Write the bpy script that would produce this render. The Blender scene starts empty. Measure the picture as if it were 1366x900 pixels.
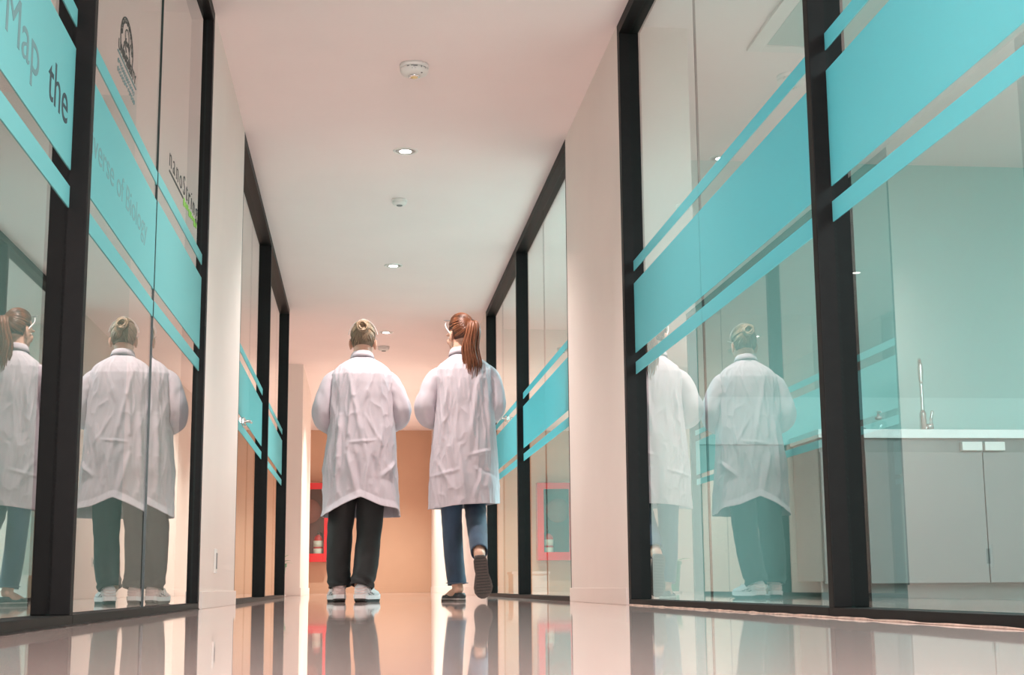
import bpy, bmesh, math, random
from mathutils import Vector, Matrix, noise
from math import sin, cos, pi, radians, exp
random.seed(7)
S = bpy.context.scene
COL = S.collection

# ------------------------------------------------------------------ camera
cam_d = bpy.data.cameras.new('camera')
cam = bpy.data.objects.new('camera', cam_d)
COL.objects.link(cam)
cam_d.sensor_width = 36.0
cam_d.lens = 36.0 * 1928.36 / 1366.0
PITCH, YAW, ROLL, CAM_H = 0.170553, 0.105018, -0.00837, 0.08466
_fw = Vector((sin(YAW) * cos(PITCH), cos(YAW) * cos(PITCH), sin(PITCH)))
_rt = Vector((cos(YAW), -sin(YAW), 0))
_up = _rt.cross(_fw)
_r2 = cos(ROLL) * _rt + sin(ROLL) * _up
_u2 = -sin(ROLL) * _rt + cos(ROLL) * _up
_m = Matrix((_r2, _u2, -_fw)).transposed().to_4x4()
_m.translation = Vector((0, 0, CAM_H))
cam.matrix_world = _m
cam_d.clip_start = 0.02
S.camera = cam

# ------------------------------------------------------------------ world, lights, exposure
S.view_settings.view_transform = 'Standard'
S.view_settings.look = 'None'
S.view_settings.gamma = 1.0
S.view_settings.use_curve_mapping = False
S.view_settings.exposure = 0.86
cy = S.cycles
cy.max_bounces = 14
cy.diffuse_bounces = 5
cy.glossy_bounces = 8
cy.transmission_bounces = 8
cy.transparent_max_bounces = 40
cy.caustics_reflective = False
cy.caustics_refractive = False
cy.sample_clamp_indirect = 4.0

W = bpy.data.worlds.new('world')
S.world = W
W.use_nodes = True
W.node_tree.nodes['Background'].inputs[0].default_value = (0.75, 0.85, 1.0, 1)
W.node_tree.nodes['Background'].inputs[1].default_value = 0.8


def area(name, loc, direction, sx, sy, power, color=(1, 1, 1), spread=180):
    d = bpy.data.lights.new(name, 'AREA')
    d.shape = 'RECTANGLE'
    d.size, d.size_y = sx, sy
    d.energy = power
    d.color = color
    d.spread = radians(spread)
    o = bpy.data.objects.new(name, d)
    COL.objects.link(o)
    o.location = loc
    o.rotation_euler = Vector(direction).to_track_quat('-Z', 'Z' if abs(direction[2]) < .9 else 'Y').to_euler()
    return o


HC = 2.70                      # ceiling height
XL, XR = -0.686, 1.188         # corridor faces of the glazed walls
GREC = 0.05                    # glass sits this far behind the frame faces

# added frontal area light, standing in for daylight assumed behind the camera
area('assumed_daylight_fill', (0.25, -3.9, 1.45), (0, 1, -0.02), 1.7, 2.2, 112, (1.0, 0.95, 0.96))
# assumed, unseen lights added to brighten the rooms behind the glass; no fittings
area('assumed_room_light_right_near', (3.7, 2.6, 2.66), (0, 0, -1), 2.0, 4.5, 260, (1.0, 0.90, 0.96))
area('assumed_room_light_right_far', (3.7, 10.4, 2.66), (0, 0, -1), 2.0, 2.6, 270, (1.0, 0.90, 0.96))
area('assumed_room_light_left_near', (-2.9, 3.0, 2.66), (0, 0, -1), 1.6, 4.5, 80, (1.0, 0.90, 0.92))
area('assumed_room_light_left_far', (-3.4, 9.4, 2.66), (0, 0, -1), 1.4, 2.4, 115, (1.0, 0.90, 0.92))


# added fill spot, no real lamp: greens the pier beyond the left glazing
_sd = bpy.data.lights.new('pier_fill', 'SPOT')
_sd.energy = 6
_sd.color = (0.88, 1.0, 0.92)
_sd.spot_size = radians(110)
_sd.spot_blend = 0.8
_sd.shadow_soft_size = 0.04
_so = bpy.data.objects.new('pier_fill', _sd)
COL.objects.link(_so)
_so.location = (-1.25, 14.6, 2.6)
_so.rotation_euler = Vector((0.05, 1, -0.55)).to_track_quat('-Z', 'Y').to_euler()


# ------------------------------------------------------------------ material helpers
def lin(c):
    return tuple((v / 255 / 12.92) if v <= 10.3 else ((v / 255 + .055) / 1.055) ** 2.4 for v in c)


def mat(name, color, rough=0.5, metal=0.0, var=0.0, scale=8.0, bump=0.0, bscale=40.0, sheen=0.0,
        spec=0.5, coat=0.0, emit=None, estr=0.0, stretch=(1, 1, 1)):
    m = bpy.data.materials.new(name)
    m.use_nodes = True
    nt = m.node_tree
    b = nt.nodes['Principled BSDF']
    b.inputs['Base Color'].default_value = (*color, 1)
    b.inputs['Roughness'].default_value = rough
    b.inputs['Metallic'].default_value = metal
    b.inputs['Specular IOR Level'].default_value = spec
    b.inputs['Sheen Weight'].default_value = sheen
    b.inputs['Coat Weight'].default_value = coat
    tc = nt.nodes.new('ShaderNodeTexCoord')
    mp = nt.nodes.new('ShaderNodeMapping')
    mp.inputs['Scale'].default_value = stretch
    nt.links.new(tc.outputs['Object'], mp.inputs['Vector'])
    if var > 0:
        n = nt.nodes.new('ShaderNodeTexNoise')
        n.inputs['Scale'].default_value = scale
        n.inputs['Detail'].default_value = 5
        nt.links.new(mp.outputs[0], n.inputs['Vector'])
        r = nt.nodes.new('ShaderNodeValToRGB')
        r.color_ramp.elements[0].position = 0.3
        r.color_ramp.elements[1].position = 0.7
        r.color_ramp.elements[0].color = (*[max(0, c * (1 - var)) for c in color], 1)
        r.color_ramp.elements[1].color = (*[min(1, c * (1 + var)) for c in color], 1)
        nt.links.new(n.outputs['Fac'], r.inputs['Fac'])
        nt.links.new(r.outputs['Color'], b.inputs['Base Color'])
    if bump > 0:
        n2 = nt.nodes.new('ShaderNodeTexNoise')
        n2.inputs['Scale'].default_value = bscale
        n2.inputs['Detail'].default_value = 3
        nt.links.new(mp.outputs[0], n2.inputs['Vector'])
        bp = nt.nodes.new('ShaderNodeBump')
        bp.inputs['Strength'].default_value = bump
        bp.inputs['Distance'].default_value = 0.01
        nt.links.new(n2.outputs['Fac'], bp.inputs['Height'])
        nt.links.new(bp.outputs['Normal'], b.inputs['Normal'])
    if emit:
        b.inputs['Emission Color'].default_value = (*emit, 1)
        b.inputs['Emission Strength'].default_value = estr
    return m


def glass_mat(name, tint):
    """Clear tinted pane: what a ray meets first reflects by Fresnel (both faces of the pane), the rest passes."""
    m = bpy.data.materials.new(name)
    m.use_nodes = True
    nt = m.node_tree
    nt.nodes.clear()
    out = nt.nodes.new('ShaderNodeOutputMaterial')
    mix = nt.nodes.new('ShaderNodeMixShader')
    tr = nt.nodes.new('ShaderNodeBsdfTransparent')
    gl = nt.nodes.new('ShaderNodeBsdfGlossy')
    gl.inputs['Roughness'].default_value = 0.0
    gl.inputs['Color'].default_value = (0.97, 0.98, 0.97, 1)
    g = nt.nodes.new('ShaderNodeNewGeometry')
    dot = nt.nodes.new('ShaderNodeVectorMath'); dot.operation = 'DOT_PRODUCT'
    nt.links.new(g.outputs['Incoming'], dot.inputs[0])
    nt.links.new(g.outputs['Normal'], dot.inputs[1])

    def mth(op, a, b=None):
        n = nt.nodes.new('ShaderNodeMath'); n.operation = op
        for i, v in enumerate((a, b)):
            if v is None: continue
            if isinstance(v, (int, float)): n.inputs[i].default_value = v
            else: nt.links.new(v, n.inputs[i])
        return n.outputs[0]
    c = mth('ABSOLUTE', dot.outputs['Value'])
    p = mth('POWER', mth('SUBTRACT', 1.0, c), 5.0)
    r1 = mth('ADD', mth('MULTIPLY', p, 0.955), 0.045)
    R = mth('DIVIDE', mth('MULTIPLY', r1, 2.0), mth('ADD', r1, 1.0))
    front = mth('SUBTRACT', 1.0, g.outputs['Backfacing'])
    nt.links.new(mth('MULTIPLY', R, front), mix.inputs['Fac'])
    cm = nt.nodes.new('ShaderNodeMix'); cm.data_type = 'RGBA'
    nt.links.new(g.outputs['Backfacing'], cm.inputs['Factor'])
    cm.inputs['A'].default_value = (*tint, 1)
    cm.inputs['B'].default_value = (1, 1, 1, 1)
    nt.links.new(cm.outputs['Result'], tr.inputs['Color'])
    nt.links.new(tr.outputs[0], mix.inputs[1])
    nt.links.new(gl.outputs[0], mix.inputs[2])
    nt.links.new(mix.outputs[0], out.inputs['Surface'])
    return m


def film_mat(name, color, trans=0.5):
    m = bpy.data.materials.new(name)
    m.use_nodes = True
    nt = m.node_tree
    nt.nodes.clear()
    out = nt.nodes.new('ShaderNodeOutputMaterial')
    d = nt.nodes.new('ShaderNodeBsdfDiffuse')
    t = nt.nodes.new('ShaderNodeBsdfTranslucent')
    d.inputs['Color'].default_value = (*color, 1)
    t.inputs['Color'].default_value = (*color, 1)
    mx = nt.nodes.new('ShaderNodeMixShader')
    mx.inputs['Fac'].default_value = trans
    gl = nt.nodes.new('ShaderNodeBsdfGlossy')
    gl.inputs['Roughness'].default_value = 0.35
    mx2 = nt.nodes.new('ShaderNodeMixShader')
    mx2.inputs['Fac'].default_value = 0.05
    nt.links.new(d.outputs[0], mx.inputs[1])
    nt.links.new(t.outputs[0], mx.inputs[2])
    nt.links.new(mx.outputs[0], mx2.inputs[1])
    nt.links.new(gl.outputs[0], mx2.inputs[2])
    nt.links.new(mx2.outputs[0], out.inputs['Surface'])
    return m


M = {}
M['ceiling'] = mat('ceiling_paint', (0.90, 0.785, 0.765), 0.75, var=0.02, scale=1.2, bump=0.02, bscale=60)
M['wall'] = mat('wall_paint', (0.82, 0.725, 0.675), 0.6, var=0.02, scale=2, bump=0.03, bscale=70)
M['peach'] = mat('peach_paint', (0.58, 0.36, 0.245), 0.6, var=0.03, scale=2, bump=0.03, bscale=70)
M['room'] = mat('room_paint', (0.34, 0.55, 0.52), 0.6, var=0.02, scale=2, bump=0.03, bscale=70)
M['splash'] = mat('splashback_panel', (0.42, 0.63, 0.60), 0.35, var=0.02, scale=2)
M['black'] = mat('black_powder_coat', (0.008, 0.0072, 0.007), 0.5, spec=0.14, var=0.15, scale=30, bump=0.02, bscale=300)
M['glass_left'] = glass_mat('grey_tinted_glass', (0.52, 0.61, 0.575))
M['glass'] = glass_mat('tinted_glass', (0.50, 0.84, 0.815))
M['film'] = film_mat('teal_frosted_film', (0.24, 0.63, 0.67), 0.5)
M['film_shade'] = film_mat('teal_frosted_film_shaded', (0.23, 0.56, 0.57), 0.3)  # same film, darker: the left side's weaker backlight is put into the colour
M['ink'] = mat('grey_vinyl_lettering', (0.035, 0.055, 0.065), 0.6, var=0.05, scale=50)
M['inkpale'] = mat('pale_vinyl_lettering', (0.135, 0.24, 0.25), 0.6, var=0.05, scale=50)
M['inkfaint'] = mat('faint_vinyl_lettering', (0.16, 0.33, 0.34), 0.6, var=0.05, scale=50)
M['inkblack'] = mat('black_vinyl_lettering', (0.03, 0.03, 0.03), 0.6, var=0.05, scale=50)
M['inkgreen'] = mat('green_vinyl_lettering', (0.22, 0.55, 0.06), 0.6, var=0.1, scale=50)
M['steel'] = mat('brushed_steel', (0.62, 0.62, 0.60), 0.22, 1.0, var=0.05, scale=60)
M['glass_edge'] = mat('dark_glass_edge', (0.012, 0.03, 0.027), 0.3, var=0.1, scale=20)
M['white_plastic'] = mat('white_plastic', (0.78, 0.76, 0.73), 0.4, var=0.02, scale=10)
M['grey_plastic'] = mat('grey_plastic', (0.22, 0.22, 0.22), 0.5, var=0.05, scale=20)
M['dark'] = mat('dark_rubber', (0.03, 0.028, 0.027), 0.6, var=0.2, scale=40, bump=0.1, bscale=200)
M['red'] = mat('red_enamel', (0.62, 0.012, 0.016), 0.3, var=0.06, scale=6, coat=0.3)
M['redhose'] = mat('red_hose_rubber', (0.24, 0.045, 0.03), 0.55, var=0.15, scale=30)
M['darkred'] = mat('dark_red_lining', (0.14, 0.03, 0.025), 0.6, var=0.1, scale=6)
M['label'] = mat('paper_label', (0.72, 0.68, 0.60), 0.6, var=0.06, scale=20)
M['leaf'] = mat('green_leaf', (0.10, 0.26, 0.07), 0.45, var=0.3, scale=20)
M['leafpale'] = mat('pale_leaf', (0.62, 0.72, 0.55), 0.45, var=0.25, scale=40)
M['pot'] = mat('green_pot_glaze', (0.02, 0.22, 0.10), 0.3, var=0.1, scale=12)
M['soil'] = mat('soil', (0.05, 0.035, 0.025), 0.9, var=0.4, scale=60, bump=0.4, bscale=90)
M['cab'] = mat('cabinet_laminate', (0.26, 0.265, 0.255), 0.4, var=0.02, scale=4)
M['rail'] = mat('recessed_grip_rail', (0.20, 0.21, 0.20), 0.4, 0.3, var=0.05, scale=10)
M['worktop'] = mat('white_worktop', (0.84, 0.86, 0.84), 0.25, var=0.02, scale=20)
M['clear'] = glass_mat('clear_container', (0.86, 0.95, 0.93))
M['emit'] = mat('lamp_face', (0.9, 0.88, 0.85), 0.4, emit=(1, 0.95, 0.90), estr=9.0, var=0.01)
M['reflector'] = mat('lamp_reflector', (0.85, 0.80, 0.78), 0.12, 1.0, var=0.02, scale=30)
M['amber'] = mat('amber_lens', (0.75, 0.55, 0.25), 0.15, var=0.2, scale=60, coat=0.6)
M['sealant'] = mat('sealant', (0.62, 0.47, 0.40), 0.7, var=0.25, scale=30, bump=0.3, bscale=60)
# people
M['skin'] = mat('skin', (0.62, 0.36, 0.26), 0.5, var=0.06, scale=14, bump=0.05, bscale=120)
M['coat'] = mat('white_cotton', (0.55, 0.50, 0.545), 0.8, var=0.015, scale=5, bump=0.12, bscale=260, sheen=0.2)
M['trousers'] = mat('black_trouser_cloth', (0.012, 0.012, 0.0125), 0.75, var=0.25, scale=9, bump=0.15, bscale=300, sheen=0.04)
M['denim'] = mat('blue_denim', (0.032, 0.060, 0.105), 0.8, var=0.45, scale=7, bump=0.25, bscale=350, sheen=0.2, stretch=(1, 1, .5))
M['stitch'] = mat('denim_hem', (0.09, 0.11, 0.16), 0.8, var=0.3, scale=50, bump=0.3, bscale=300)
M['blond'] = mat('ash_blond_hair', (0.27, 0.185, 0.115), 0.42, var=0.5, scale=22, stretch=(1, 1, .3))
M['blonddark'] = mat('ash_blond_hair_roots', (0.15, 0.105, 0.065), 0.5, var=0.4, scale=30)
M['brown'] = mat('auburn_hair', (0.17, 0.056, 0.022), 0.38, var=0.55, scale=16, stretch=(1, 1, .3))
M['browndark'] = mat('auburn_hair_roots', (0.065, 0.024, 0.012), 0.45, var=0.4, scale=30)
M['white_leather'] = mat('white_leather', (0.80, 0.78, 0.79), 0.45, var=0.04, scale=20)
M['pink'] = mat('pale_pink_mesh', (0.76, 0.60, 0.58), 0.6, var=0.08, scale=60)
M['sole'] = mat('brown_grey_sole', (0.085, 0.068, 0.06), 0.65, var=0.2, scale=25, bump=0.3, bscale=120)
M['solelight'] = mat('pale_sole_edge', (0.42, 0.38, 0.36), 0.6, var=0.1, scale=20)
M['flat'] = mat('dark_flat_shoe', (0.035, 0.032, 0.034), 0.5, var=0.2, scale=20)
M['nude'] = mat('nude_flat_lining', (0.72, 0.55, 0.50), 0.6, var=0.05, scale=20)
M['clearplastic'] = mat('clear_safety_plastic', (0.62, 0.60, 0.58), 0.1, var=0.02, scale=10, coat=1.0)
M['eye'] = mat('eye_white', (0.8, 0.78, 0.75), 0.2, var=0.02)


def floor_mat():
    m = mat('polished_floor', (0.68, 0.51, 0.47), 0.10, var=0.05, scale=1.1)
    nt = m.node_tree
    b = nt.nodes['Principled BSDF']
    tc = nt.nodes.new('ShaderNodeTexCoord')
    n = nt.nodes.new('ShaderNodeTexNoise')
    n.inputs['Scale'].default_value = 3.0
    n.inputs['Detail'].default_value = 4
    mr = nt.nodes.new('ShaderNodeMapRange')
    mr.inputs['To Min'].default_value = 0.015
    mr.inputs['To Max'].default_value = 0.055
    nt.links.new(tc.outputs['Object'], n.inputs['Vector'])
    nt.links.new(n.outputs['Fac'], mr.inputs['Value'])
    nt.links.new(mr.outputs['Result'], b.inputs['Roughness'])
    n2 = nt.nodes.new('ShaderNodeTexNoise')
    n2.inputs['Scale'].default_value = 2.2
    bp = nt.nodes.new('ShaderNodeBump')
    bp.inputs['Strength'].default_value = 0.05
    bp.inputs['Distance'].default_value = 0.004
    nt.links.new(tc.outputs['Object'], n2.inputs['Vector'])
    nt.links.new(n2.outputs['Fac'], bp.inputs['Height'])
    nt.links.new(bp.outputs['Normal'], b.inputs['Normal'])
    return m


M['floor'] = floor_mat()


# ------------------------------------------------------------------ mesh helpers
def link_mesh(name, me, material, parent=None, smooth=False):
    o = bpy.data.objects.new(name, me)
    COL.objects.link(o)
    if material:
        me.materials.append(material)
    if smooth:
        for p in me.polygons: p.use_smooth = True
    if parent: o.parent = parent
    return o


def obj(name, bm, material, parent=None, smooth=False, loc=None, rot=None):
    me = bpy.data.meshes.new(name)
    bmesh.ops.recalc_face_normals(bm, faces=bm.faces)
    bm.to_mesh(me)
    bm.free()
    o = link_mesh(name, me, material, parent, smooth)
    if loc: o.location = loc
    if rot: o.rotation_euler = rot
    return o


def empty(name, loc=(0, 0, 0), rotz=0):
    o = bpy.data.objects.new(name, None)
    COL.objects.link(o)
    o.location = loc
    o.rotation_euler = (0, 0, rotz)
    o.empty_display_size = 0.1
    return o


def tag(o, label=None, cat=None, group=None, kind=None):
    if label: o['label'] = label
    if cat: o['category'] = cat
    if group: o['group'] = group
    if kind: o['kind'] = kind
    return o


def box(bm, x0, x1, y0, y1, z0, z1, bev=0.0):
    r = bmesh.ops.create_cube(bm, size=1.0)
    vs = r['verts']
    for v in vs:
        v.co = Vector(((x0 + x1) / 2 + v.co.x * (x1 - x0), (y0 + y1) / 2 + v.co.y * (y1 - y0), (z0 + z1) / 2 + v.co.z * (z1 - z0)))
    if bev > 0:
        es = set()
        for v in vs:
            es.update(v.link_edges)
        bmesh.ops.bevel(bm, geom=list(es), offset=bev, segments=2, affect='EDGES', profile=0.7)
    return bm


def B(*a, **k):
    return box(bmesh.new(), *a, **k)


def lathe(bm, prof, seg=32, c=(0, 0, 0), axis='z'):
    rings = []
    for r, z in prof:
        ring = []
        for i in range(seg):
            a = 2 * pi * i / seg
            p = (r * cos(a), r * sin(a), z)
            if axis == 'y': p = (p[0], p[2], p[1])
            if axis == 'x': p = (p[2], p[0], p[1])
            ring.append(bm.verts.new(Vector(p) + Vector(c)))
        rings.append(ring)
    for a, b in zip(rings, rings[1:]):
        for i in range(seg):
            j = (i + 1) % seg
            bm.faces.new((a[i], a[j], b[j], b[i]))
    if prof[0][0] > 1e-5: bm.faces.new(rings[0][::-1])
    if prof[-1][0] > 1e-5: bm.faces.new(rings[-1])
    return bm


def tube(bm, pts, rad, seg=12, cap='round', up=None, disp=None):
    """Closed tube through pts; rad = number or (a, b) per point; ends rounded or flat."""
    P = [Vector(p) for p in pts]
    R = []
    for r in rad:
        R.append((r, r) if isinstance(r, (int, float)) else tuple(r))
    n = len(P)
    T = []
    for i in range(n):
        a = P[max(i - 1, 0)]; b = P[min(i + 1, n - 1)]
        t = (b - a)
        T.append(t.normalized() if t.length > 1e-9 else Vector((0, 0, 1)))
    u = Vector(up) if up else (Vector((1, 0, 0)) if abs(T[0].x) < .8 else Vector((0, 1, 0)))
    rings = []

    def ring(c, uu, vv, ra, rb, i):
        out = []
        for k in range(seg):
            th = 2 * pi * k / seg
            d = uu * (ra * cos(th)) + vv * (rb * sin(th))
            if disp: d = d * (1 + disp(i, th))
            out.append(bm.verts.new(c + d))
        return out
    frames = []
    for i in range(n):
        u = (u - T[i] * u.dot(T[i])).normalized()
        frames.append((u.copy(), T[i].cross(u)))
    if cap == 'round':
        for k, f in ((0, .15), (1, .6)):
            ra, rb = R[0]
            h = math.sqrt(max(0, 1 - (1 - f * .9) ** 2)) if False else f
            s = math.sin(math.acos(1 - h)) if h <= 1 else 1
            rings.append(ring(P[0] - T[0] * (min(ra, rb) * (1 - h)), frames[0][0], frames[0][1], ra * s, rb * s, 0))
    for i in range(n):
        rings.append(ring(P[i], frames[i][0], frames[i][1], R[i][0], R[i][1], i))
    if cap == 'round':
        for h in (.6, .15):
            ra, rb = R[-1]
            s = math.sin(math.acos(1 - h))
            rings.append(ring(P[-1] + T[-1] * (min(ra, rb) * (1 - h)), frames[-1][0], frames[-1][1], ra * s, rb * s, n - 1))
    for a, b in zip(rings, rings[1:]):
        for k in range(seg):
            j = (k + 1) % seg
            bm.faces.new((a[k], a[j], b[j], b[k]))
    if cap != 'open':
        bm.faces.new(rings[0][::-1])
        bm.faces.new(rings[-1])
    return bm


def ell(bm, c, r, seg=16, rings=10, rot=None):
    r0 = bmesh.ops.create_uvsphere(bm, u_segments=seg, v_segments=rings, radius=1.0)
    mt = Matrix.Translation(Vector(c)) @ (rot.to_4x4() if rot else Matrix()) @ Matrix.Diagonal((*r, 1))
    bmesh.ops.transform(bm, matrix=mt, verts=r0['verts'])
    return bm


def bez(pts, n):
    """Catmull-Rom through pts, n points per span."""
    P = [Vector(p) for p in pts]
    out = []
    for i in range(len(P) - 1):
        p0 = P[max(i - 1, 0)]; p1 = P[i]; p2 = P[i + 1]; p3 = P[min(i + 2, len(P) - 1)]
        for k in range(n):
            t = k / n
            out.append(.5 * ((2 * p1) + (p2 - p0) * t + (2 * p0 - 5 * p1 + 4 * p2 - p3) * t * t + (-p0 + 3 * p1 - 3 * p2 + p3) * t ** 3))
    out.append(P[-1])
    return out


def remeshed(name, bm, voxel, material, parent=None, smooth_n=4):
    """One continuous surface grown over all the solids in bm."""
    me = bpy.data.meshes.new(name)
    bmesh.ops.recalc_face_normals(bm, faces=bm.faces)
    bm.to_mesh(me); bm.free()
    tmp = bpy.data.objects.new(name, me)
    COL.objects.link(tmp)
    md = tmp.modifiers.new('r', 'REMESH'); md.mode = 'VOXEL'; md.voxel_size = voxel
    ms = tmp.modifiers.new('s', 'SMOOTH'); ms.iterations = smooth_n; ms.factor = 0.5
    dg = bpy.context.evaluated_depsgraph_get()
    new = bpy.data.meshes.new_from_object(tmp.evaluated_get(dg))
    new.name = name
    bpy.data.objects.remove(tmp)
    return link_mesh(name, new, material, parent, True)


def text_mesh(body, size, bold=0.0, spacing=1.0, extrude=0.0006):
    cu = bpy.data.curves.new('lettering', 'FONT')
    cu.body = body
    cu.size = size
    cu.offset = bold
    cu.space_character = spacing
    cu.extrude = extrude
    o = bpy.data.objects.new('lettering', cu)
    COL.objects.link(o)
    dg = bpy.context.evaluated_depsgraph_get()
    me = bpy.data.meshes.new_from_object(o.evaluated_get(dg))
    bpy.data.objects.remove(o)
    return me


def dup(root, loc, label=None):
    r = root.copy(); COL.objects.link(r); r.location = loc
    if label: r['label'] = label
    for ch in list(root.children):
        c = ch.copy(); COL.objects.link(c); c.parent = r
        for g in list(ch.children):
            d = g.copy(); COL.objects.link(d); d.parent = c
    return r


def struct(name, bm, m, label, cat, parent=None):
    o = obj(name, bm, m, parent)
    tag(o, label, cat, kind='structure')
    return o


# ------------------------------------------------------------------ the setting
Y0, YE = -4.0, 24.4            # ends of the corridor
XLR, XRR = -4.6, 6.2           # outer walls of the rooms behind the glass
WT = 0.12
struct('floor', B(XLR - .2, XRR + .2, Y0 - .2, YE + .3, -0.1, 0.0), M['floor'],
       'glossy pinkish beige polished floor running the length of the corridor', 'floor')
struct('ceiling', B(XLR - .2, XRR + .2, Y0 - .2, YE + .3, HC, HC + .1), M['ceiling'],
       'smooth pale plaster ceiling over the corridor', 'ceiling')
struct('wall_far', B(XLR - .2, XRR + .2, YE, YE + .2, 0, HC), M['peach'],
       'peach orange wall closing the far end of the corridor', 'wall')
bm = bmesh.new()
box(bm, XLR - .2, -0.62, Y0 - .2, Y0, 0, HC)
box(bm, 1.12, XRR + .2, Y0 - .2, Y0, 0, HC)
struct('wall_near', bm, M['wall'], 'pale wall around the assumed window opening behind the viewer', 'wall')
struct('wall_left', B(XLR - .2, XLR, Y0, YE, 0, HC), M['room'], 'pale wall deep inside the left rooms', 'wall')
struct('wall_right', B(XRR, XRR + .2, Y0, YE, 0, HC), M['room'], 'pale wall deep inside the right rooms', 'wall')
# right corridor wall beyond the glazing, left pier, room partitions
struct('wall_right_far', B(XR, XR + .15, 13.66, YE, 0, HC), M['wall'], 'plain pale corridor wall beyond the right glazing', 'wall')
struct('wall_left_pier', B(-1.9, XL, 17.1, 20.0, 0, HC), M['wall'], 'pale wall pier projecting beyond the left glazing', 'wall')
struct('wall_left_recess', B(-1.95, -1.80, 13.66, YE, 0, HC), M['wall'], 'pale wall at the back of the left passage', 'wall')
struct('wall_left_end', B(-1.80, XL - .09, 13.66, 13.76, 0, HC), M['wall'], 'pale wall closing the last left glazed room', 'wall')
struct('wall_right_end', B(XR + .15, XRR, 14.6, 14.72, 0, HC), M['room'], 'pale wall closing the far right room', 'wall')
struct('wall_right_partition', B(XR + .12, XRR, 8.55, 8.67, 0, HC), M['room'],
       'pale green wall behind the sink counter in the right room', 'wall')
struct('wall_left_partition', B(XLR, XL - .12, 7.6, 7.72, 0, HC), M['room'], 'pale wall between the left rooms', 'wall')
struct('trim_1', B(XR + .13, XRR, 8.535, 8.55, 0.92, 1.21), M['splash'], 'pale splashback strip above the white worktop', 'splashback')

# columns between the glazed bays (flush with the frames) with their skirtings
for nm, x0, x1, side in (('wall_left_column', XL - .34, XL, 'left'), ('wall_right_column', XR, XR + .34, 'right')):
    struct(nm, B(x0, x1, 6.42, 8.17, 0, HC), M['wall'], 'wide white column between the glazed bays on the %s' % side, 'column')
bm = bmesh.new()
box(bm, XL, XL + .012, 6.425, 8.175, 0, 0.075, .003)
struct('baseboard_left', bm, M['wall'], 'low white skirting along the foot of the left column', 'baseboard')
bm = bmesh.new()
box(bm, XR - .012, XR, 6.425, 8.175, 0, 0.075, .003)
struct('baseboard_right', bm, M['wall'], 'low white skirting along the foot of the right column', 'baseboard')
bm = bmesh.new()
box(bm, -1.8, XR - .012, YE - .014, YE, 0, 0.09, .003)
struct('baseboard_far', bm, M['peach'], 'peach skirting along the foot of the far wall', 'baseboard')
bm = bmesh.new()
box(bm, XR - .012, XR, 13.67, YE - .014, 0, 0.09, .003)
struct('baseboard_right_far', bm, M['wall'], 'pale skirting along the far right corridor wall', 'baseboard')
bm = bmesh.new()
box(bm, -1.7, XL + .012, 17.088, 17.1, 0, 0.09, .003)
box(bm, XL, XL + .012, 17.1, 20.0, 0, 0.09, .003)
struct('baseboard_left_pier', bm, M['wall'], 'pale skirting around the foot of the left wall pier', 'baseboard')

# assumed window behind the viewer, unseen, added around the frontal area light
wn = empty('assumed_window', (0.25, Y0 - .05, 0))
tag(wn, 'assumed tall window behind the viewer, added around the frontal area light', 'window', kind='structure')
bm = bmesh.new()
for a in (box,):
    a(bm, -.87, -.82, -.03, .03, 0, HC); a(bm, .82, .87, -.03, .03, 0, HC)
    a(bm, -.82, .82, -.03, .03, 0, .06); a(bm, -.82, .82, -.03, .03, HC - .06, HC)
    a(bm, -.025, .025, -.03, .03, .06, HC - .06)
obj('window_frame', bm, M['black'], wn)
obj('pane', B(-.82, -.025, -.006, .006, .06, HC - .06), M['glass'], wn)
obj('pane', B(.025, .82, -.006, .006, .06, HC - .06), M['glass'], wn)

# ------------------------------------------------------------------ glazed bays
HEAD = 0.055
SILL = 0.026
DEPTH = 0.10


def glazing(name, side, y0, y1, joint, label, near_post=True, far_post=True, pw=0.04, fpw=0.05, dps=(0.05, 0.05), rots=(0, 0)):
    s = 1 if side == 'left' else -1          # +1: corridor lies towards +x
    X = XL if side == 'left' else XR
    root = empty(name, (X, y0, 0))
    tag(root, label, 'glazed bay', kind='structure')
    L = y1 - y0
    xa, xb = sorted((0.0, -s * DEPTH))

    def part(nm, ya, yb, za, zb, bev=.003):
        return obj(nm, B(xa, xb, ya, yb, za, zb, bev=bev), M['black'], root)
    part('sill', 0, L, 0.0, SILL)
    part('header', 0, L, HC - HEAD, HC - .001)
    if near_post: part('post', 0, pw, SILL, HC - HEAD)
    if far_post: part('post', L - fpw, L, SILL, HC - HEAD)
    a = pw if near_post else 0.0
    b = L - (fpw if far_post else 0.0)
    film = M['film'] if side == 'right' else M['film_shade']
    panes = []
    jj = joint - y0
    for k, (ya, yb) in enumerate(((a, jj - .002), (jj + .002, b))):
        yc = (ya + yb) / 2
        h = (yb - ya) / 2
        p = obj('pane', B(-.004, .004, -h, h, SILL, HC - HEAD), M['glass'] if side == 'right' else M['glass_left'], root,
                loc=(-s * dps[k], yc, 0), rot=(0, 0, rots[k]))
        p.data.materials.append(M['glass_edge'])
        for pf in p.data.polygons:
            if abs(pf.normal.x) < .5: pf.material_index = 1
        for nm, za, zb in (('frosted_stripe', 1.50, 1.547), ('frosted_band', 1.122, 1.442), ('frosted_stripe', 1.025, 1.08)):
            f0, f1 = sorted((s * .0045, s * .0060))
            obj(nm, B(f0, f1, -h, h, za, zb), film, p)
        panes.append((p, y0 + yc))
    return root, panes


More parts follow.
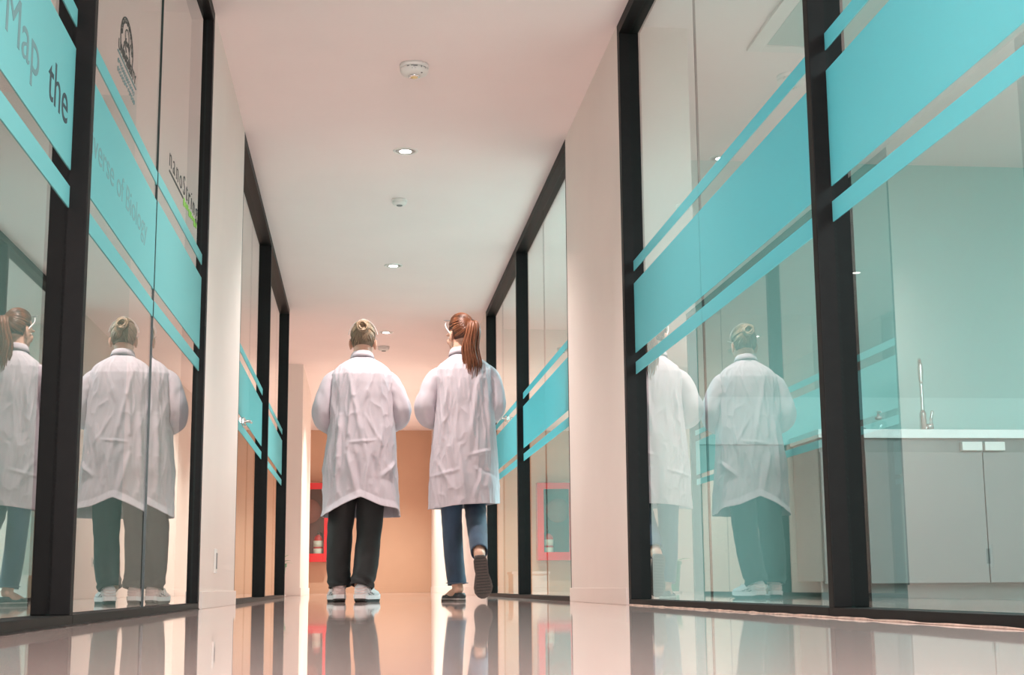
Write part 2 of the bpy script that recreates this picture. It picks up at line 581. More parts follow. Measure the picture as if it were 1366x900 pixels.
w1, p1 = glazing('window_1', 'left', 0.85, 3.635, 2.15, 'glazed bay nearest the viewer on the left with grey lettering', fpw=.04)
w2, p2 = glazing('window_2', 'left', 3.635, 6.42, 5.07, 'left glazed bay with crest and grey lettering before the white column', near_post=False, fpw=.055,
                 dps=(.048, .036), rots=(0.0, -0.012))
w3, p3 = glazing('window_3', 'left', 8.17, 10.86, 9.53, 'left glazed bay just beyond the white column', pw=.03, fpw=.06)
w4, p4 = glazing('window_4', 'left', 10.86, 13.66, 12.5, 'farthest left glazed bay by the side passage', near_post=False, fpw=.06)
w5, p5 = glazing('window_5', 'right', 0.85, 3.635, 2.0, 'glazed bay nearest the viewer on the right before the sink counter', fpw=.04)
w6, p6 = glazing('window_6', 'right', 3.635, 6.42, 5.08, 'right glazed bay mirroring both walkers before the white column', near_post=False, fpw=.055)
w7, p7 = glazing('window_7', 'right', 8.17, 10.98, 9.62, 'right glazed bay just beyond the white column', pw=.03, fpw=.06)
w8, p8 = glazing('window_8', 'right', 10.98, 13.66, 12.5, 'farthest right glazed bay behind the woman', near_post=False, fpw=.06)


def place_text(body, pane, y_from, y_to, z_base, height, m, bold=0.0, spacing=1.0, on_film=True):
    """Lettering on the corridor face of a left pane, read along +y, fitted to y_from..y_to and cap height."""
    p, yc = pane
    me = text_mesh(body, 1.0, bold, spacing, 0.0)
    xs = [v.co.x for v in me.vertices]; ys = [v.co.y for v in me.vertices]
    x0, x1 = min(xs), max(xs)
    sx = (y_to - y_from) / (x1 - x0)
    for v in me.vertices:
        yy = y_from + (v.co.x - x0) * sx - yc
        zz = z_base + v.co.y * height
        v.co = Vector((0.0062 if on_film else 0.0045, yy, zz))
    bm = bmesh.new(); bm.from_mesh(me)
    r = bmesh.ops.extrude_face_region(bm, geom=list(bm.faces))
    for v in [g for g in r['geom'] if isinstance(g, bmesh.types.BMVert)]:
        v.co.x += .0006
    o = obj('lettering', bm, m, p)
    bpy.data.meshes.remove(me)
    return o


# the slogan (the word split by the post keeps going behind it)
place_text('We Map', p1[1], 2.53, 3.20, 1.215, 0.155, M['inkpale'])['label'] = 'pale grey slogan words We Map'
place_text('the', p1[1], 3.30, 3.525, 1.215, 0.155, M['ink'])['label'] = 'darker grey slogan word the'
place_text('Universe of Biology', p2[0], 3.655, 4.87, 1.245, 0.110, M['inkfaint'])['label'] = 'pale grey slogan words Universe of Biology'
# company name on the far pane
place_text('nanoString', p2[1], 5.33, 6.17, 1.648, 0.115, M['inkblack'], bold=-.016, spacing=1.35, on_film=False)['label'] = 'thin black company name'


def flat_marks(pane, rects, m, name):
    p, yc = pane
    bm = bmesh.new()
    for (ya, yb, za, zb) in rects:
        box(bm, .0045, .0055, ya - yc, yb - yc, za, zb)
    return obj(name, bm, m, p)


flat_marks(p2[1], [(5.33, 5.72, 1.626, 1.633)], M['inkblack'], 'underline')
flat_marks(p2[1], [(5.735 + k * .055, 5.765 + k * .055, 1.604 + .006 * (k % 3), 1.636 - .004 * (k % 2)) for k in range(8)], M['inkgreen'], 'green_bar')
# crest: a seated figure inside an arch of dots and leaves, drawn with thin strokes, a name line and two small lines below
pp, yc = p2[0]


def stroke(bm, pts, w):
    for (a, b), (c, d) in zip(pts, pts[1:]):
        n = Vector((d - b, -(c - a)))
        if n.length < 1e-6: continue
        n = n.normalized() * w / 2
        q = [(a + n.x, b + n.y), (a - n.x, b - n.y), (c - n.x, d - n.y), (c + n.x, d + n.y)]
        lo = [bm.verts.new((.0045, y - yc, z)) for y, z in q]
        hi = [bm.verts.new((.0055, y - yc, z)) for y, z in q]
        bm.faces.new(lo); bm.faces.new(hi[::-1])
        for i in range(4):
            bm.faces.new((lo[i], lo[(i + 1) % 4], hi[(i + 1) % 4], hi[i]))


bm = bmesh.new()
cyy, cz = 4.345, 1.735


def arc(cx, cz_, rx, rz, a0, a1, n=14):
    return [(cx + rx * cos(radians(a0 + (a1 - a0) * i / n)), cz_ + rz * sin(radians(a0 + (a1 - a0) * i / n))) for i in range(n + 1)]


stroke(bm, arc(cyy, cz, .115, .085, -20, 200, 24), .0045)
stroke(bm, arc(cyy, cz + .01, .09, .064, 0, 180, 18), .0025)
stroke(bm, arc(cyy, cz + .028, .034, .026, 0, 360, 16), .0025)
stroke(bm, arc(cyy, cz - .018, .055, .03, 20, 160, 12), .0045)
stroke(bm, [(cyy - .05, cz - .01), (cyy - .075, cz - .045), (cyy + .075, cz - .045), (cyy + .05, cz - .01)], .0045)
stroke(bm, [(cyy - .02, cz + .02), (cyy - .03, cz - .005), (cyy - .005, cz - .02)], .004)
stroke(bm, [(cyy + .02, cz + .02), (cyy + .045, cz + .0), (cyy + .06, cz + .03)], .004)
for k in range(9):
    a = radians(10 + 20 * k)
    stroke(bm, arc(cyy + .102 * cos(a), cz + .075 * sin(a), .008, .007, 0, 360, 6), .0025)
obj('crest', bm, M['inkblack'], pp)
place_text('UNIVERSITY', p2[0], 4.20, 4.535, 1.678, 0.045, M['inkblack'], bold=.0, on_film=False)['label'] = 'small black name line under the crest'
bm = bmesh.new()
stroke(bm, [(4.19, 1.668), (4.545, 1.668)], .004)
rr = random.Random(3)
for z in (1.640, 1.615):
    y = 4.20
    while y < 4.52:
        w = rr.uniform(.008, .02)
        stroke(bm, arc(y + w / 2, z, w / 2, .007, rr.uniform(-40, 60), rr.uniform(200, 330), 5), .0022)
        y += w + .008
obj('small_print', bm, M['inkpale'], pp)

# strips of old sealant along the foot of the glazing
for nm, X, s, m_, lab in (('trim_2', XR, -1, M['sealant'], 'uneven pinkish sealant line along the right sill'),
                      ('trim_3', XL, 1, M['black'], 'dark sealant line along the left sill')):
    bm = bmesh.new()
    y = 1.0
    pts = []
    rr = random.Random(5)
    rad = []
    while y < 6.4:
        pts.append((X + s * .001, y, 0.001)); rad.append((rr.uniform(.002, .007), rr.uniform(.002, .0055)))
        y += .07
    tube(bm, pts, rad, 6, 'flat')
    struct(nm, bm, m_, lab, 'sealant')

# small metal locks on two far panes
def lock(name, pane, s, y, z, label):
    p, yc = pane
    o = obj(name, B(min(s * .0045, s * .02), max(s * .0045, s * .02), y - yc - .07, y - yc + .07, z - .02, z + .02, bev=.003), M['steel'], p)
    bm = bmesh.new()
    tube(bm, [(s * .02, y - yc - .02, z), (s * .05, y - yc - .02, z), (s * .055, y - yc + .05, z)], [.009, .009, .008], 10)
    q = obj('lever', bm, M['steel'], p, True)
    o['label'] = label


lock('lock_plate', p3[0], 1, 9.05, 1.107, 'steel lock plate on the glass')
lock('lock_plate', p8[0], -1, 12.15, 1.49, 'steel lock plate on the glass')

# ------------------------------------------------------------------ ceiling fittings
def downlight(loc, label):
    r = empty('downlight', loc)
    tag(r, label, 'downlight', 'recessed ceiling downlights in a row')
    bm = bmesh.new()
    lathe(bm, [(.058, 0), (.062, -.001), (.066, -.006), (.072, -.006), (.076, -.0015), (.076, 0), (.058, 0)], 32)
    obj('trim_ring', bm, M['white_plastic'], r, True)
    bm = bmesh.new()
    lathe(bm, [(.0, -.0008), (.030, -.0008), (.058, -.0045), (.060, -.0010), (.0, -.0004)][:3], 32)
    obj('reflector', bm, M['reflector'], r, True)
    bm = bmesh.new()
    lathe(bm, [(0, -.0012), (.036, -.0015), (.036, -.0055), (.026, -.008), (0, -.009)], 24)
    obj('lamp_face', bm, M['emit'], r, True)
    return r


dl0 = downlight((0.253, 8.49, HC), 'recessed round downlight nearest the viewer, behind the large detector')
dup(dl0, (0.253, 11.68, HC), 'recessed round downlight, second from the viewer')
dup(dl0, (0.250, 14.86, HC), 'recessed round downlight just right of the blond head, farthest in sight')
for k, y in enumerate((-1.05, 2.13, 5.31, 8.49, 11.68, 14.86, 18.0, 20.6, 22.6)):  # beams before the first fitting are assumed, continuing the row unseen
    sd = bpy.data.lights.new('downlight_and_fill_beam', 'SPOT')
    far = y > 16.5  # far beams include extra ones without a fitting, added to brighten the end
    sd.energy = (105 if y < 14 else 110) if not far else 215
    sd.color = (1.0, 0.87, 0.82) if not far else (0.93, 1.0, 0.92)
    sd.spot_size = radians(120)
    sd.spot_blend = 0.9
    sd.shadow_soft_size = 0.05
    so = bpy.data.objects.new('downlight_and_fill_beam', sd)
    COL.objects.link(so)
    so.location = (0.253, y, HC - .02)


def detector(loc, sc, label, big):
    r = empty('smoke_detector', loc)
    tag(r, label, 'smoke detector')
    k = sc
    bm = bmesh.new()
    lathe(bm, [(.0, 0), (.066 * k, 0), (.066 * k, -.016 * k), (.062 * k, -.019 * k), (0, -.019 * k)], 40)
    obj('base', bm, M['white_plastic'], r, True)
    bm = bmesh.new()
    lathe(bm, [(.0, -.019 * k), (.064 * k, -.019 * k), (.064 * k, -.030 * k), (.058 * k, -.042 * k), (.045 * k, -.049 * k), (.028 * k, -.051 * k), (0, -.051 * k)], 40)
    h = obj('housing', bm, M['white_plastic'], r, True)
    bm = bmesh.new()
    lathe(bm, [(0, -.050 * k), (.026 * k, -.050 * k), (.026 * k, -.056 * k), (.022 * k, -.058 * k), (0, -.057 * k)], 24)
    obj('sensor_ring', bm, M['grey_plastic'] if not big else M['reflector'], h, True)
    if big:
        bm = bmesh.new()
        ell(bm, (0, 0, -.056 * k), (.018 * k, .018 * k, .008 * k), 16, 8)
        obj('sensor_lens', bm, M['amber'], h, True)
        # dark slots and marks round the rim
        for a, w, z0, z1 in ((-118, 5, -.021, -.026), (-96, 9, -.020, -.025), (-92, 4, -.026, -.029), (-84, 5, -.020, -.027), (-62, 2.2, -.020, -.029),
                             (-45, 5, -.021, -.024), (-41, 3, -.026, -.029), (-100, 1.6, -.033, -.036), (-88, 4, -.0335, -.035), (20, 5, -.021, -.027), (100, 6, -.021, -.027), (170, 5, -.021, -.027)):
            n = 4
            bm = bmesh.new()
            lo, hi = [], []
            for i in range(n + 1):
                t = radians(a - w + 2 * w * i / n)
                R = .0645 * k if z1 > -.031 else .0630 * k
                lo.append(bm.verts.new((R * cos(t), R * sin(t), z0 * k)))
                hi.append(bm.verts.new((R * cos(t), R * sin(t), z1 * k)))
            for i in range(n):
                bm.faces.new((lo[i], lo[i + 1], hi[i + 1], hi[i]))
            obj('printed_mark', bm, M['grey_plastic'], h)
        bm = bmesh.new()
        ell(bm, (.032 * k, -.036 * k, -.047 * k), (.005 * k, .005 * k, .003 * k), 10, 6)
        obj('indicator', bm, M['grey_plastic'], h, True)
    return r


detector((0.252, 7.02, HC), 1.12, 'large round smoke detector nearest the viewer with dark marks and lens', True)
detector((0.248, 9.62, HC), .78, 'small white smoke detector between the first two downlights', False)
detector((0.241, 15.76, HC), .95, 'small white smoke detector beyond the farthest downlight in sight', False)

# access hatch in the ceiling of the right room
r = empty('ceiling_hatch', (2.5, 5.9, HC))
tag(r, 'square ceiling access hatch seen through the right glazing', 'hatch')
bm = bmesh.new()
x0, x1, ya, yb, t = -.62, .62, -.75, .75, .075
box(bm, x0, x0 + t, ya, yb, -.018, 0, .002); box(bm, x1 - t, x1, ya, yb, -.018, 0, .002)
box(bm, x0 + t, x1 - t, ya, ya + t, -.018, 0, .002); box(bm, x0 + t, x1 - t, yb - t, yb, -.018, 0, .002)
obj('hatch_frame', bm, M['white_plastic'], r)
obj('hatch_panel', B(x0 + t + .006, x1 - t - .006, ya + t + .006, yb - t - .006, -.012, 0), M['room'], r)

# ------------------------------------------------------------------ outlets
def outlet(loc, rz, label, w=.07, h=.115):
    r = empty('wall_outlet', loc, rz)
    tag(r, label, 'outlet')
    obj('cover_plate', B(-w / 2, w / 2, -.009, 0, -h / 2, h / 2, bev=.003), M['white_plastic'], r)
    obj('socket_face', B(-w / 2 + .014, w / 2 - .014, -.0115, -.009, -h / 2 + .02, h / 2 - .02, bev=.001), M['grey_plastic'], r)
    return r


outlet((XL, 7.06, 0.216), radians(90), 'white socket plate low on the left white column')
outlet((XR, 14.95, 0.36), radians(-90), 'double socket plate low on the wall past the right glazing', .13, .09)
outlet((-1.80, 16.2, 0.36), radians(90), 'wide socket plate low on the left passage wall', .15, .09)

# ------------------------------------------------------------------ fire hose cabinet on the far wall
CX0, CX1, CZ0, CZ1 = -1.12, -0.485, 0.51, 1.80
fc = empty('fire_hose_cabinet', ((CX0 + CX1) / 2, YE - .001, CZ0))
tag(fc, 'red fire hose cabinet with a glazed door on the far peach wall', 'fire cabinet')
w2_, H, D = (CX1 - CX0) / 2, CZ1 - CZ0, .22
bm = bmesh.new()
box(bm, -w2_, w2_, -.012, 0, 0, H)
box(bm, -w2_, -w2_ + .015, -D, -.012, 0, H); box(bm, w2_ - .015, w2_, -D, -.012, 0, H)
box(bm, -w2_ + .015, w2_ - .015, -D, -.012, 0, .015); box(bm, -w2_ + .015, w2_ - .015, -D, -.012, H - .015, H)
obj('casing', bm, M['red'], fc)
obj('lining', B(-w2_ + .016, w2_ - .016, -.018, -.012, .016, H - .016), M['darkred'], fc)
bm = bmesh.new()
f = .105
box(bm, -w2_, -w2_ + f, -D - .022, -D - .001, 0, H, .004); box(bm, w2_ - f, w2_, -D - .022, -D - .001, 0, H, .004)
box(bm, -w2_ + f, w2_ - f, -D - .022, -D - .001, 0, f + .03, .004); box(bm, -w2_ + f, w2_ - f, -D - .022, -D - .001, H - f, H, .004)
dr = obj('door', bm, M['red'], fc)
obj('door_pane', B(-w2_ + f, w2_ - f, -D - .014, -D - .008, f + .03, H - f), M['clear'], dr)
obj('handle', B(-w2_ + .02, -w2_ + .055, -D - .05, -D - .022, .60, .78, bev=.006), M['red'], dr)
bm = bmesh.new()
lathe(bm, [(.02, -.05), (.20, -.05), (.20, -.042), (.14, -.04), (.14, .04), (.20, .042), (.20, .05), (.02, .05)], 32, (-.04, -.11, .83), 'y')
obj('hose_reel', bm, M['redhose'], fc, True)
bm = bmesh.new()
for k in range(4):
    rr_ = .150 + .018 * (k % 3)
    pts = [(-.04 + rr_ * cos(a * 2 * pi / 24), -.11 - .03 + .02 * k, .83 + rr_ * sin(a * 2 * pi / 24)) for a in range(24)] + [(-.04 + rr_, -.11 - .03 + .02 * k, .83)]
    tube(bm, pts, [.012] * len(pts), 8)
obj('hose', bm, M['redhose'], fc, True)
# extinguisher inside the cabinet
ex = empty('fire_extinguisher', (CX1 - .20, YE - .12, CZ0 + .016))
tag(ex, 'red and white fire extinguisher standing inside the red cabinet', 'extinguisher')
bm = bmesh.new(); lathe(bm, [(0, 0), (.07, 0), (.075, .01), (.075, .34), (.062, .39), (.03, .42), (.02, .43), (0, .43)], 24); obj('cylinder', bm, M['red'], ex, True)
bm = bmesh.new(); lathe(bm, [(.0755, .05), (.0765, .05), (.0765, .20), (.0755, .20)], 24); obj('lower_label', bm, M['label'], ex, True)
bm = bmesh.new(); lathe(bm, [(.0755, .23), (.0765, .23), (.0765, .33), (.0755, .33)], 24); obj('upper_label', bm, M['label'], ex, True)
bm = bmesh.new(); box(bm, -.015, .015, -.015, .015, .43, .47); box(bm, -.012, .012, -.11, .02, .475, .487); box(bm, -.012, .012, -.10, .02, .455, .465)
obj('valve_handle', bm, M['dark'], ex)
bm = bmesh.new(); q = bez([(0, .02, .45), (.06, .03, .44), (.09, .0, .34), (.088, -.01, .15)], 6); tube(bm, q, [.01] * len(q), 8); obj('discharge_hose', bm, M['dark'], ex, True)

# ------------------------------------------------------------------ plant in the left passage
pl = empty('potted_plant', (-0.872, 15.5, 0))
tag(pl, 'small leafy plant in a green pot beside the end of the left glazing', 'plant')
bm = bmesh.new()
lathe(bm, [(0, .02), (.075, .02), (.10, .30), (.112, .31), (.112, .34), (.098, .34), (.094, .30), (0, .30)], 28)
obj('pot', bm, M['pot'], pl, True)
bm = bmesh.new(); lathe(bm, [(0, 0), (.10, 0), (.11, .02), (.0, .02)], 24); obj('saucer', bm, M['white_plastic'], pl, True)
bm = bmesh.new(); lathe(bm, [(0, .30), (.093, .30), (.05, .318), (0, .322)], 24); obj('soil', bm, M['soil'], pl, True)
rr = random.Random(4)
for k in range(13):
    a = k * 2.4
    L = rr.uniform(.16, .26)
    el = rr.uniform(.5, 1.2)
    bm = bmesh.new()
    n = 6
    prev = None
    base = Vector((.02 * cos(a), .02 * sin(a), .318))
    pts = []
    for i in range(n + 1):
        t = i / n
        d = Vector((cos(a) * cos(el) * L * t, sin(a) * cos(el) * L * t, sin(el) * L * t - .5 * L * t * t * .8))
        w = .016 * sin(pi * min(1, .12 + .88 * t)) + .001
        sd = Vector((-sin(a), cos(a), 0)) * w
        pts.append((base + d + sd, base + d - Vector((0, 0, .004 * sin(pi * t))), base + d - sd))
    th = Vector((0, 0, .0015))
    rows = [[bm.verts.new(q_) for q_ in r_] + [bm.verts.new(q_ - th) for q_ in r_] for r_ in pts]
    for r0, r1 in zip(rows, rows[1:]):
        bm.faces.new((r0[0], r0[1], r1[1], r1[0])); bm.faces.new((r0[1], r0[2], r1[2], r1[1]))
        bm.faces.new((r0[4], r0[3], r1[3], r1[4])); bm.faces.new((r0[5], r0[4], r1[4], r1[5]))
        bm.faces.new((r0[3], r0[0], r1[0], r1[3])); bm.faces.new((r0[2], r0[5], r1[5], r1[2]))
    obj('leaf', bm, M['leaf'] if k % 3 else M['leafpale'], pl, True)

# white box on the floor of the far right room
wb = empty('storage_box', (1.50, 13.0, 0))
tag(wb, 'low white box on the floor behind the farthest right pane', 'box')
obj('body', B(-.16, .16, -.2, .2, 0, .19, bev=.006), M['white_plastic'], wb)
obj('lid', B(-.17, .17, -.21, .21, .19, .215, bev=.005), M['white_plastic'], wb)

# ------------------------------------------------------------------ sink counter in the right room
KY = 8.0                       # front of the worktop
wt = obj('worktop', B(2.59, 5.3, KY - .02, 8.534, 0.905, 0.955, bev=.004), M['worktop'])
tag(wt, 'long white worktop over the pale base cabinets in the right room', 'worktop')


def base_cabinet(x0, x1, handle_side, label):
    r = empty('base_cabinet', ((x0 + x1) / 2, KY, 0))
    tag(r, label, 'cabinet', 'base cabinets under the worktop')
    w = (x1 - x0) / 2
    bm = bmesh.new()
    box(bm, -w + .001, w - .001, .022, .52, .10, .904)
    obj('carcass', bm, M['cab'], r)
    obj('grip_rail', B(-w, w, .012, .0215, .825, .904), M['rail'], r)
    obj('toe_kick', B(-w, w, .07, .085, 0, .10), M['rail'], r)
    d = obj('door', B(-w + .003, w - .003, 0, .0215, .085, .825, bev=.002), M['cab'], r)
    s = handle_side
    hx = s * (w - .068)
    bm = bmesh.new()
    box(bm, hx - .060, hx + .060, -.024, .0115, .834, .884, .004)
    h = obj('handle', bm, M['white_plastic'], d)
    return r


CX = 3.565
base_cabinet(2.60, CX - .70, 1, 'base cabinet at the left end, mostly behind the black post')
base_cabinet(CX - .70, CX, 1, 'base cabinet under the tall tap, handle at its top right corner')
base_cabinet(CX, CX + .70, -1, 'base cabinet right of the tap, cut by the frame edge')
base_cabinet(CX + .70, CX + 1.40, -1, 'base cabinet at the far right end of the worktop')

# tap: slim upright with a hanging spray head and a side lever
tx, ty, tz = 3.31, 8.22, .955
tp = empty('tap', (tx, ty, tz))
tag(tp, 'tall slim steel tap with a side lever standing on the white worktop', 'tap')
bm = bmesh.new(); lathe(bm, [(0, 0), (.028, 0), (.028, .006), (.022, .01), (.020, .12), (.012, .14), (0, .14)], 20); obj('body', bm, M['steel'], tp, True)
bm = bmesh.new(); q = bez([(0, 0, .10), (0, 0, .25), (-.005, 0, .40), (-.018, -.035, .435), (-.035, -.08, .425), (-.040, -.10, .39)], 6); tube(bm, q, [.0105] * len(q), 12); obj('spout', bm, M['steel'], tp, True)
bm = bmesh.new(); tube(bm, [(-.040, -.10, .40), (-.041, -.10, .36), (-.041, -.10, .31), (-.040, -.10, .295)], [.012, .017, .014, .012], 12); obj('spray_head', bm, M['steel'], tp, True)
bm = bmesh.new(); tube(bm, [(.012, 0, .04), (.055, -.01, .045)], [.016, .018], 14, 'flat'); obj('valve', bm, M['steel'], tp, True)
bm = bmesh.new(); tube(bm, bez([(.045, -.01, .055), (.042, -.02, .09), (.05, -.02, .125)], 5), [.009] * 10 + [.011], 10); obj('lever', bm, M['steel'], tp, True)

sb = empty('soap_dispenser', (3.03, 8.2, .955))
tag(sb, 'round clear soap dispenser with a pump left of the tap', 'soap dispenser')
bm = bmesh.new(); lathe(bm, [(0, 0), (.045, 0), (.05, .01), (.05, .045), (.042, .065), (.018, .075), (.018, .082), (0, .082)], 24); obj('bottle', bm, M['clear'], sb, True)
bm = bmesh.new(); lathe(bm, [(0, .082), (.019, .082), (.019, .097), (.008, .10), (.008, .13), (0, .13)], 16); tube(bm, [(0, 0, .125), (0, -.045, .12)], [.007, .006], 8); obj('pump', bm, M['white_plastic'], sb, True)
dt = empty('soap_dish', (2.87, 8.18, .955))
tag(dt, 'low dark dish at the left end of the worktop by the post', 'dish')
bm = bmesh.new(); lathe(bm, [(0, 0), (.05, 0), (.072, .024), (.068, .026), (.05, .008), (0, .007)], 24); obj('bowl', bm, M['grey_plastic'], dt, True)
bm = bmesh.new(); ell(bm, (0, 0, .021), (.045, .03, .013), 14, 8); obj('soap', bm, M['rail'], dt, True)
ds = empty('sink_plug', (3.215, 8.16, .955))
tag(ds, 'small steel sink plug lying just left of the tap', 'plug')
bm = bmesh.new(); lathe(bm, [(0, 0), (.03, 0), (.032, .006), (.012, .010), (0, .010)], 20); obj('disc', bm, M['steel'], ds, True)
bm = bmesh.new(); lathe(bm, [(0, .010), (.007, .010), (.009, .018), (0, .021)], 12); obj('knob', bm, M['steel'], ds, True)

# ------------------------------------------------------------------ people
def hand(bm, wrist, d, palm_n, side, curl=0.5, sc=1.0):
    """Palm and five fingers. d: along the hand, palm_n: out of the palm, side: towards the thumb."""
    d = Vector(d).normalized(); n = Vector(palm_n); n = (n - d * n.dot(d)).normalized()
    s = d.cross(n); s = s if s.dot(Vector(side)) > 0 else -s
    w = Vector(wrist)
    tube(bm, [w - d * .02, w + d * .02, w + d * .055 * sc, w + d * .088 * sc], [(.021, .027), (.016, .033), (.015, .040), (.012, .038)], 14, up=n)
    for k, (off, L) in enumerate(((.030, .072), (.010, .080), (-.010, .075), (-.029, .058))):
        p = w + d * (.086 - .006 * abs(k - 1)) * sc + s * off
        pts = [p - d * .02, p]
        ang = 0.25 + curl * .2
        for j, f in enumerate((.46, .30, .24)):
            dirv = d * cos(ang) + n * sin(ang)
            p = p + dirv * (L * f)
            pts.append(p)
            ang += curl * (1.0 - .2 * j)
        tube(bm, pts, [.0095, .0095, .0088, .0078, .0066], 10, up=s)
    p0 = w + d * .022 + s * .026
    p1 = p0 + (d * .7 + s * .7 + n * .25).normalized() * .040
    p2_ = p1 + (d * .9 + s * .25 + n * .35).normalized() * .032
    p3_ = p2_ + (d * .9 + s * .0 + n * .4).normalized() * .026
    tube(bm, [p0 - s * .01, p0, p1, p2_, p3_], [.013, .014, .0115, .0100, .0080], 10, up=n)


def head(bm, c, R):
    """Skull, jaw, face and ears; local +y is the face."""
    def P(v): return Vector(c) + R @ Vector(v)

    def E(v, r, e=None): ell(bm, P(v), r, 18, 12, R if e is None else R @ e)
    E((0, -.012, .030), (.069, .094, .100))
    E((0, .022, -.035), (.060, .066, .078))
    E((0, .050, -.083), (.036, .034, .030))
    E((0, .079, -.098), (.020, .016, .016))
    E((.034, .062, -.028), (.024, .020, .022)); E((-.034, .062, -.028), (.024, .020, .022))
    E((.030, .076, .018), (.026, .014, .008)); E((-.030, .076, .018), (.026, .014, .008))
    tube(bm, [P((0, .082, .012)), P((0, .094, -.010)), P((0, .106, -.032))], [.009, .010, .013], 10)
    E((.011, .094, -.036), (.009, .010, .007)); E((-.011, .094, -.036), (.009, .010, .007))
    E((0, .085, -.060), (.024, .011, .007)); E((0, .083, -.071), (.020, .011, .008))
    for s in (1, -1):
        e = Matrix.Rotation(s * .5, 3, 'Z')
        E((s * .077, -.012, -.012), (.009, .020, .034), e)
        E((s * .077, -.004, -.038), (.008, .010, .011), e)


def hairline(v):
    """True where hair grows (unit direction in head space)."""
    x, y, z = v
    if z < -.62: return False
    if y > .30 and z < .50 + .2 * (1 - abs(x)): return False
    if y > -.10 and z < .02: return False
    return True


def hair_cap(name, c, R, rad, off, m, parent, side_cut=True):
    bm = bmesh.new()
    bmesh.ops.create_uvsphere(bm, u_segments=48, v_segments=32, radius=1.0)
    bad = [f for f in bm.faces if not hairline(f.calc_center_median().normalized())]
    bmesh.ops.delete(bm, geom=bad, context='FACES')
    for v in bm.verts:
        d = v.co.normalized()
        q = Vector((d.x * (rad[0] + off), d.y * (rad[1] + off), d.z * (rad[2] + off)))
        q *= 1 + .012 * noise.noise(d * 9)
        v.co = Vector(c) + R @ (Vector((0, -.012, .030)) + q)
    o = obj(name, bm, m, parent, True)
    md = o.modifiers.new('thick', 'SOLIDIFY'); md.thickness = .006; md.offset = -1
    return o


def strands_to(bm, c, R, rad, target, n, rng, w=(.0020, .0034), off=.010):
    """Combed-back locks: thin tubes that follow the skull from the hairline to the tie."""
    td = Vector(target).normalized()
    cc = Vector((0, -.012, .030))
    for _ in range(n):
        while True:
            d = Vector((rng.gauss(0, 1), rng.gauss(0, 1), rng.gauss(0, 1))).normalized()
            if hairline(d) and d.dot(td) < .93: break
        pts = []
        for i in range(9):
            t = i / 8
            q = d.lerp(td, t).normalized()
            k = off + .004 * sin(pi * t) + rng.uniform(-.0008, .0008)
            pts.append(Vector(c) + R @ (cc + Vector((q.x * (rad[0] + k), q.y * (rad[1] + k), q.z * (rad[2] + k)))))
        r = rng.uniform(*w)
        tube(bm, pts, [r * .5] + [r] * 7 + [r * .8], 5)


def sleeve(name, pts, rad, m, parent, seed, amp=.06, up=None, creases=()):
    P = bez(pts, 9)
    n = len(P)
    RR = []
    k = len(rad) - 1
    for i in range(n):
        t = i / (n - 1) * k
        a = int(min(t, k - 1e-6)); f = t - a
        r0 = rad[a] if not isinstance(rad[a], (int, float)) else (rad[a],) * 2
        r1 = rad[a + 1] if not isinstance(rad[a + 1], (int, float)) else (rad[a + 1],) * 2
        RR.append((r0[0] * (1 - f) + r1[0] * f, r0[1] * (1 - f) + r1[1] * f))
    # cuff turned inwards so the sleeve reads as a hollow cloth tube
    dr = (P[-1] - P[-2]).normalized()
    P += [P[-1] + dr * .002, P[-1] - dr * .03]
    RR += [(RR[-1][0] * .90, RR[-1][1] * .90), (RR[-1][0] * .84, RR[-1][1] * .84)]

    def disp(i, th):
        t = i / n
        v = amp * noise.noise(Vector((cos(th) * 1.4 + seed, sin(th) * 1.4, t * 5.0)))
        v += amp * .7 * noise.noise(Vector((cos(th + t * 6) * 2.4, sin(th + t * 6) * 2.4 + seed, t * 13.0)))
        for (tc, a_) in creases:
            v += a_ * sin(6 * th + 14 * (t - tc)) * exp(-((t - tc) / .10) ** 2)
        return v
    bm = bmesh.new()
    # tube() with a reversed tail would flip frames, so build rings by hand
    T = []
    for i in range(n + 2):
        if i >= n: T.append(T[-1]); continue
        a = P[max(i - 1, 0)]; b = P[min(i + 1, n - 1)]
        T.append((b - a).normalized())
    u = Vector(up) if up else Vector((0, 1, 0))
    rings = []
    seg = 40
    for i in range(n + 2):
        u = (u - T[i] * u.dot(T[i])).normalized(); v = T[i].cross(u)
        rings.append([bm.verts.new(P[i] + (u * (RR[i][0] * cos(2 * pi * q / seg)) + v * (RR[i][1] * sin(2 * pi * q / seg))) * (1 + disp(min(i, n - 1), 2 * pi * q / seg))) for q in range(seg)])
    for a, b in zip(rings, rings[1:]):
        for q in range(seg):
            j = (q + 1) % seg
            bm.faces.new((a[q], a[j], b[j], b[q]))
    bm.faces.new(rings[0][::-1])
    o = obj(name, bm, m, parent, True)
    return o


def seg_d(px, pz, s):
    (x0, z0, x1, z1) = s[:4]
    dx, dz = x1 - x0, z1 - z0
    t = max(0, min(1, ((px - x0) * dx + (pz - z0) * dz) / (dx * dx + dz * dz)))
    return math.hypot(px - x0 - t * dx, pz - z0 - t * dz), t


def px_n(c, w):
    return c * w / .2


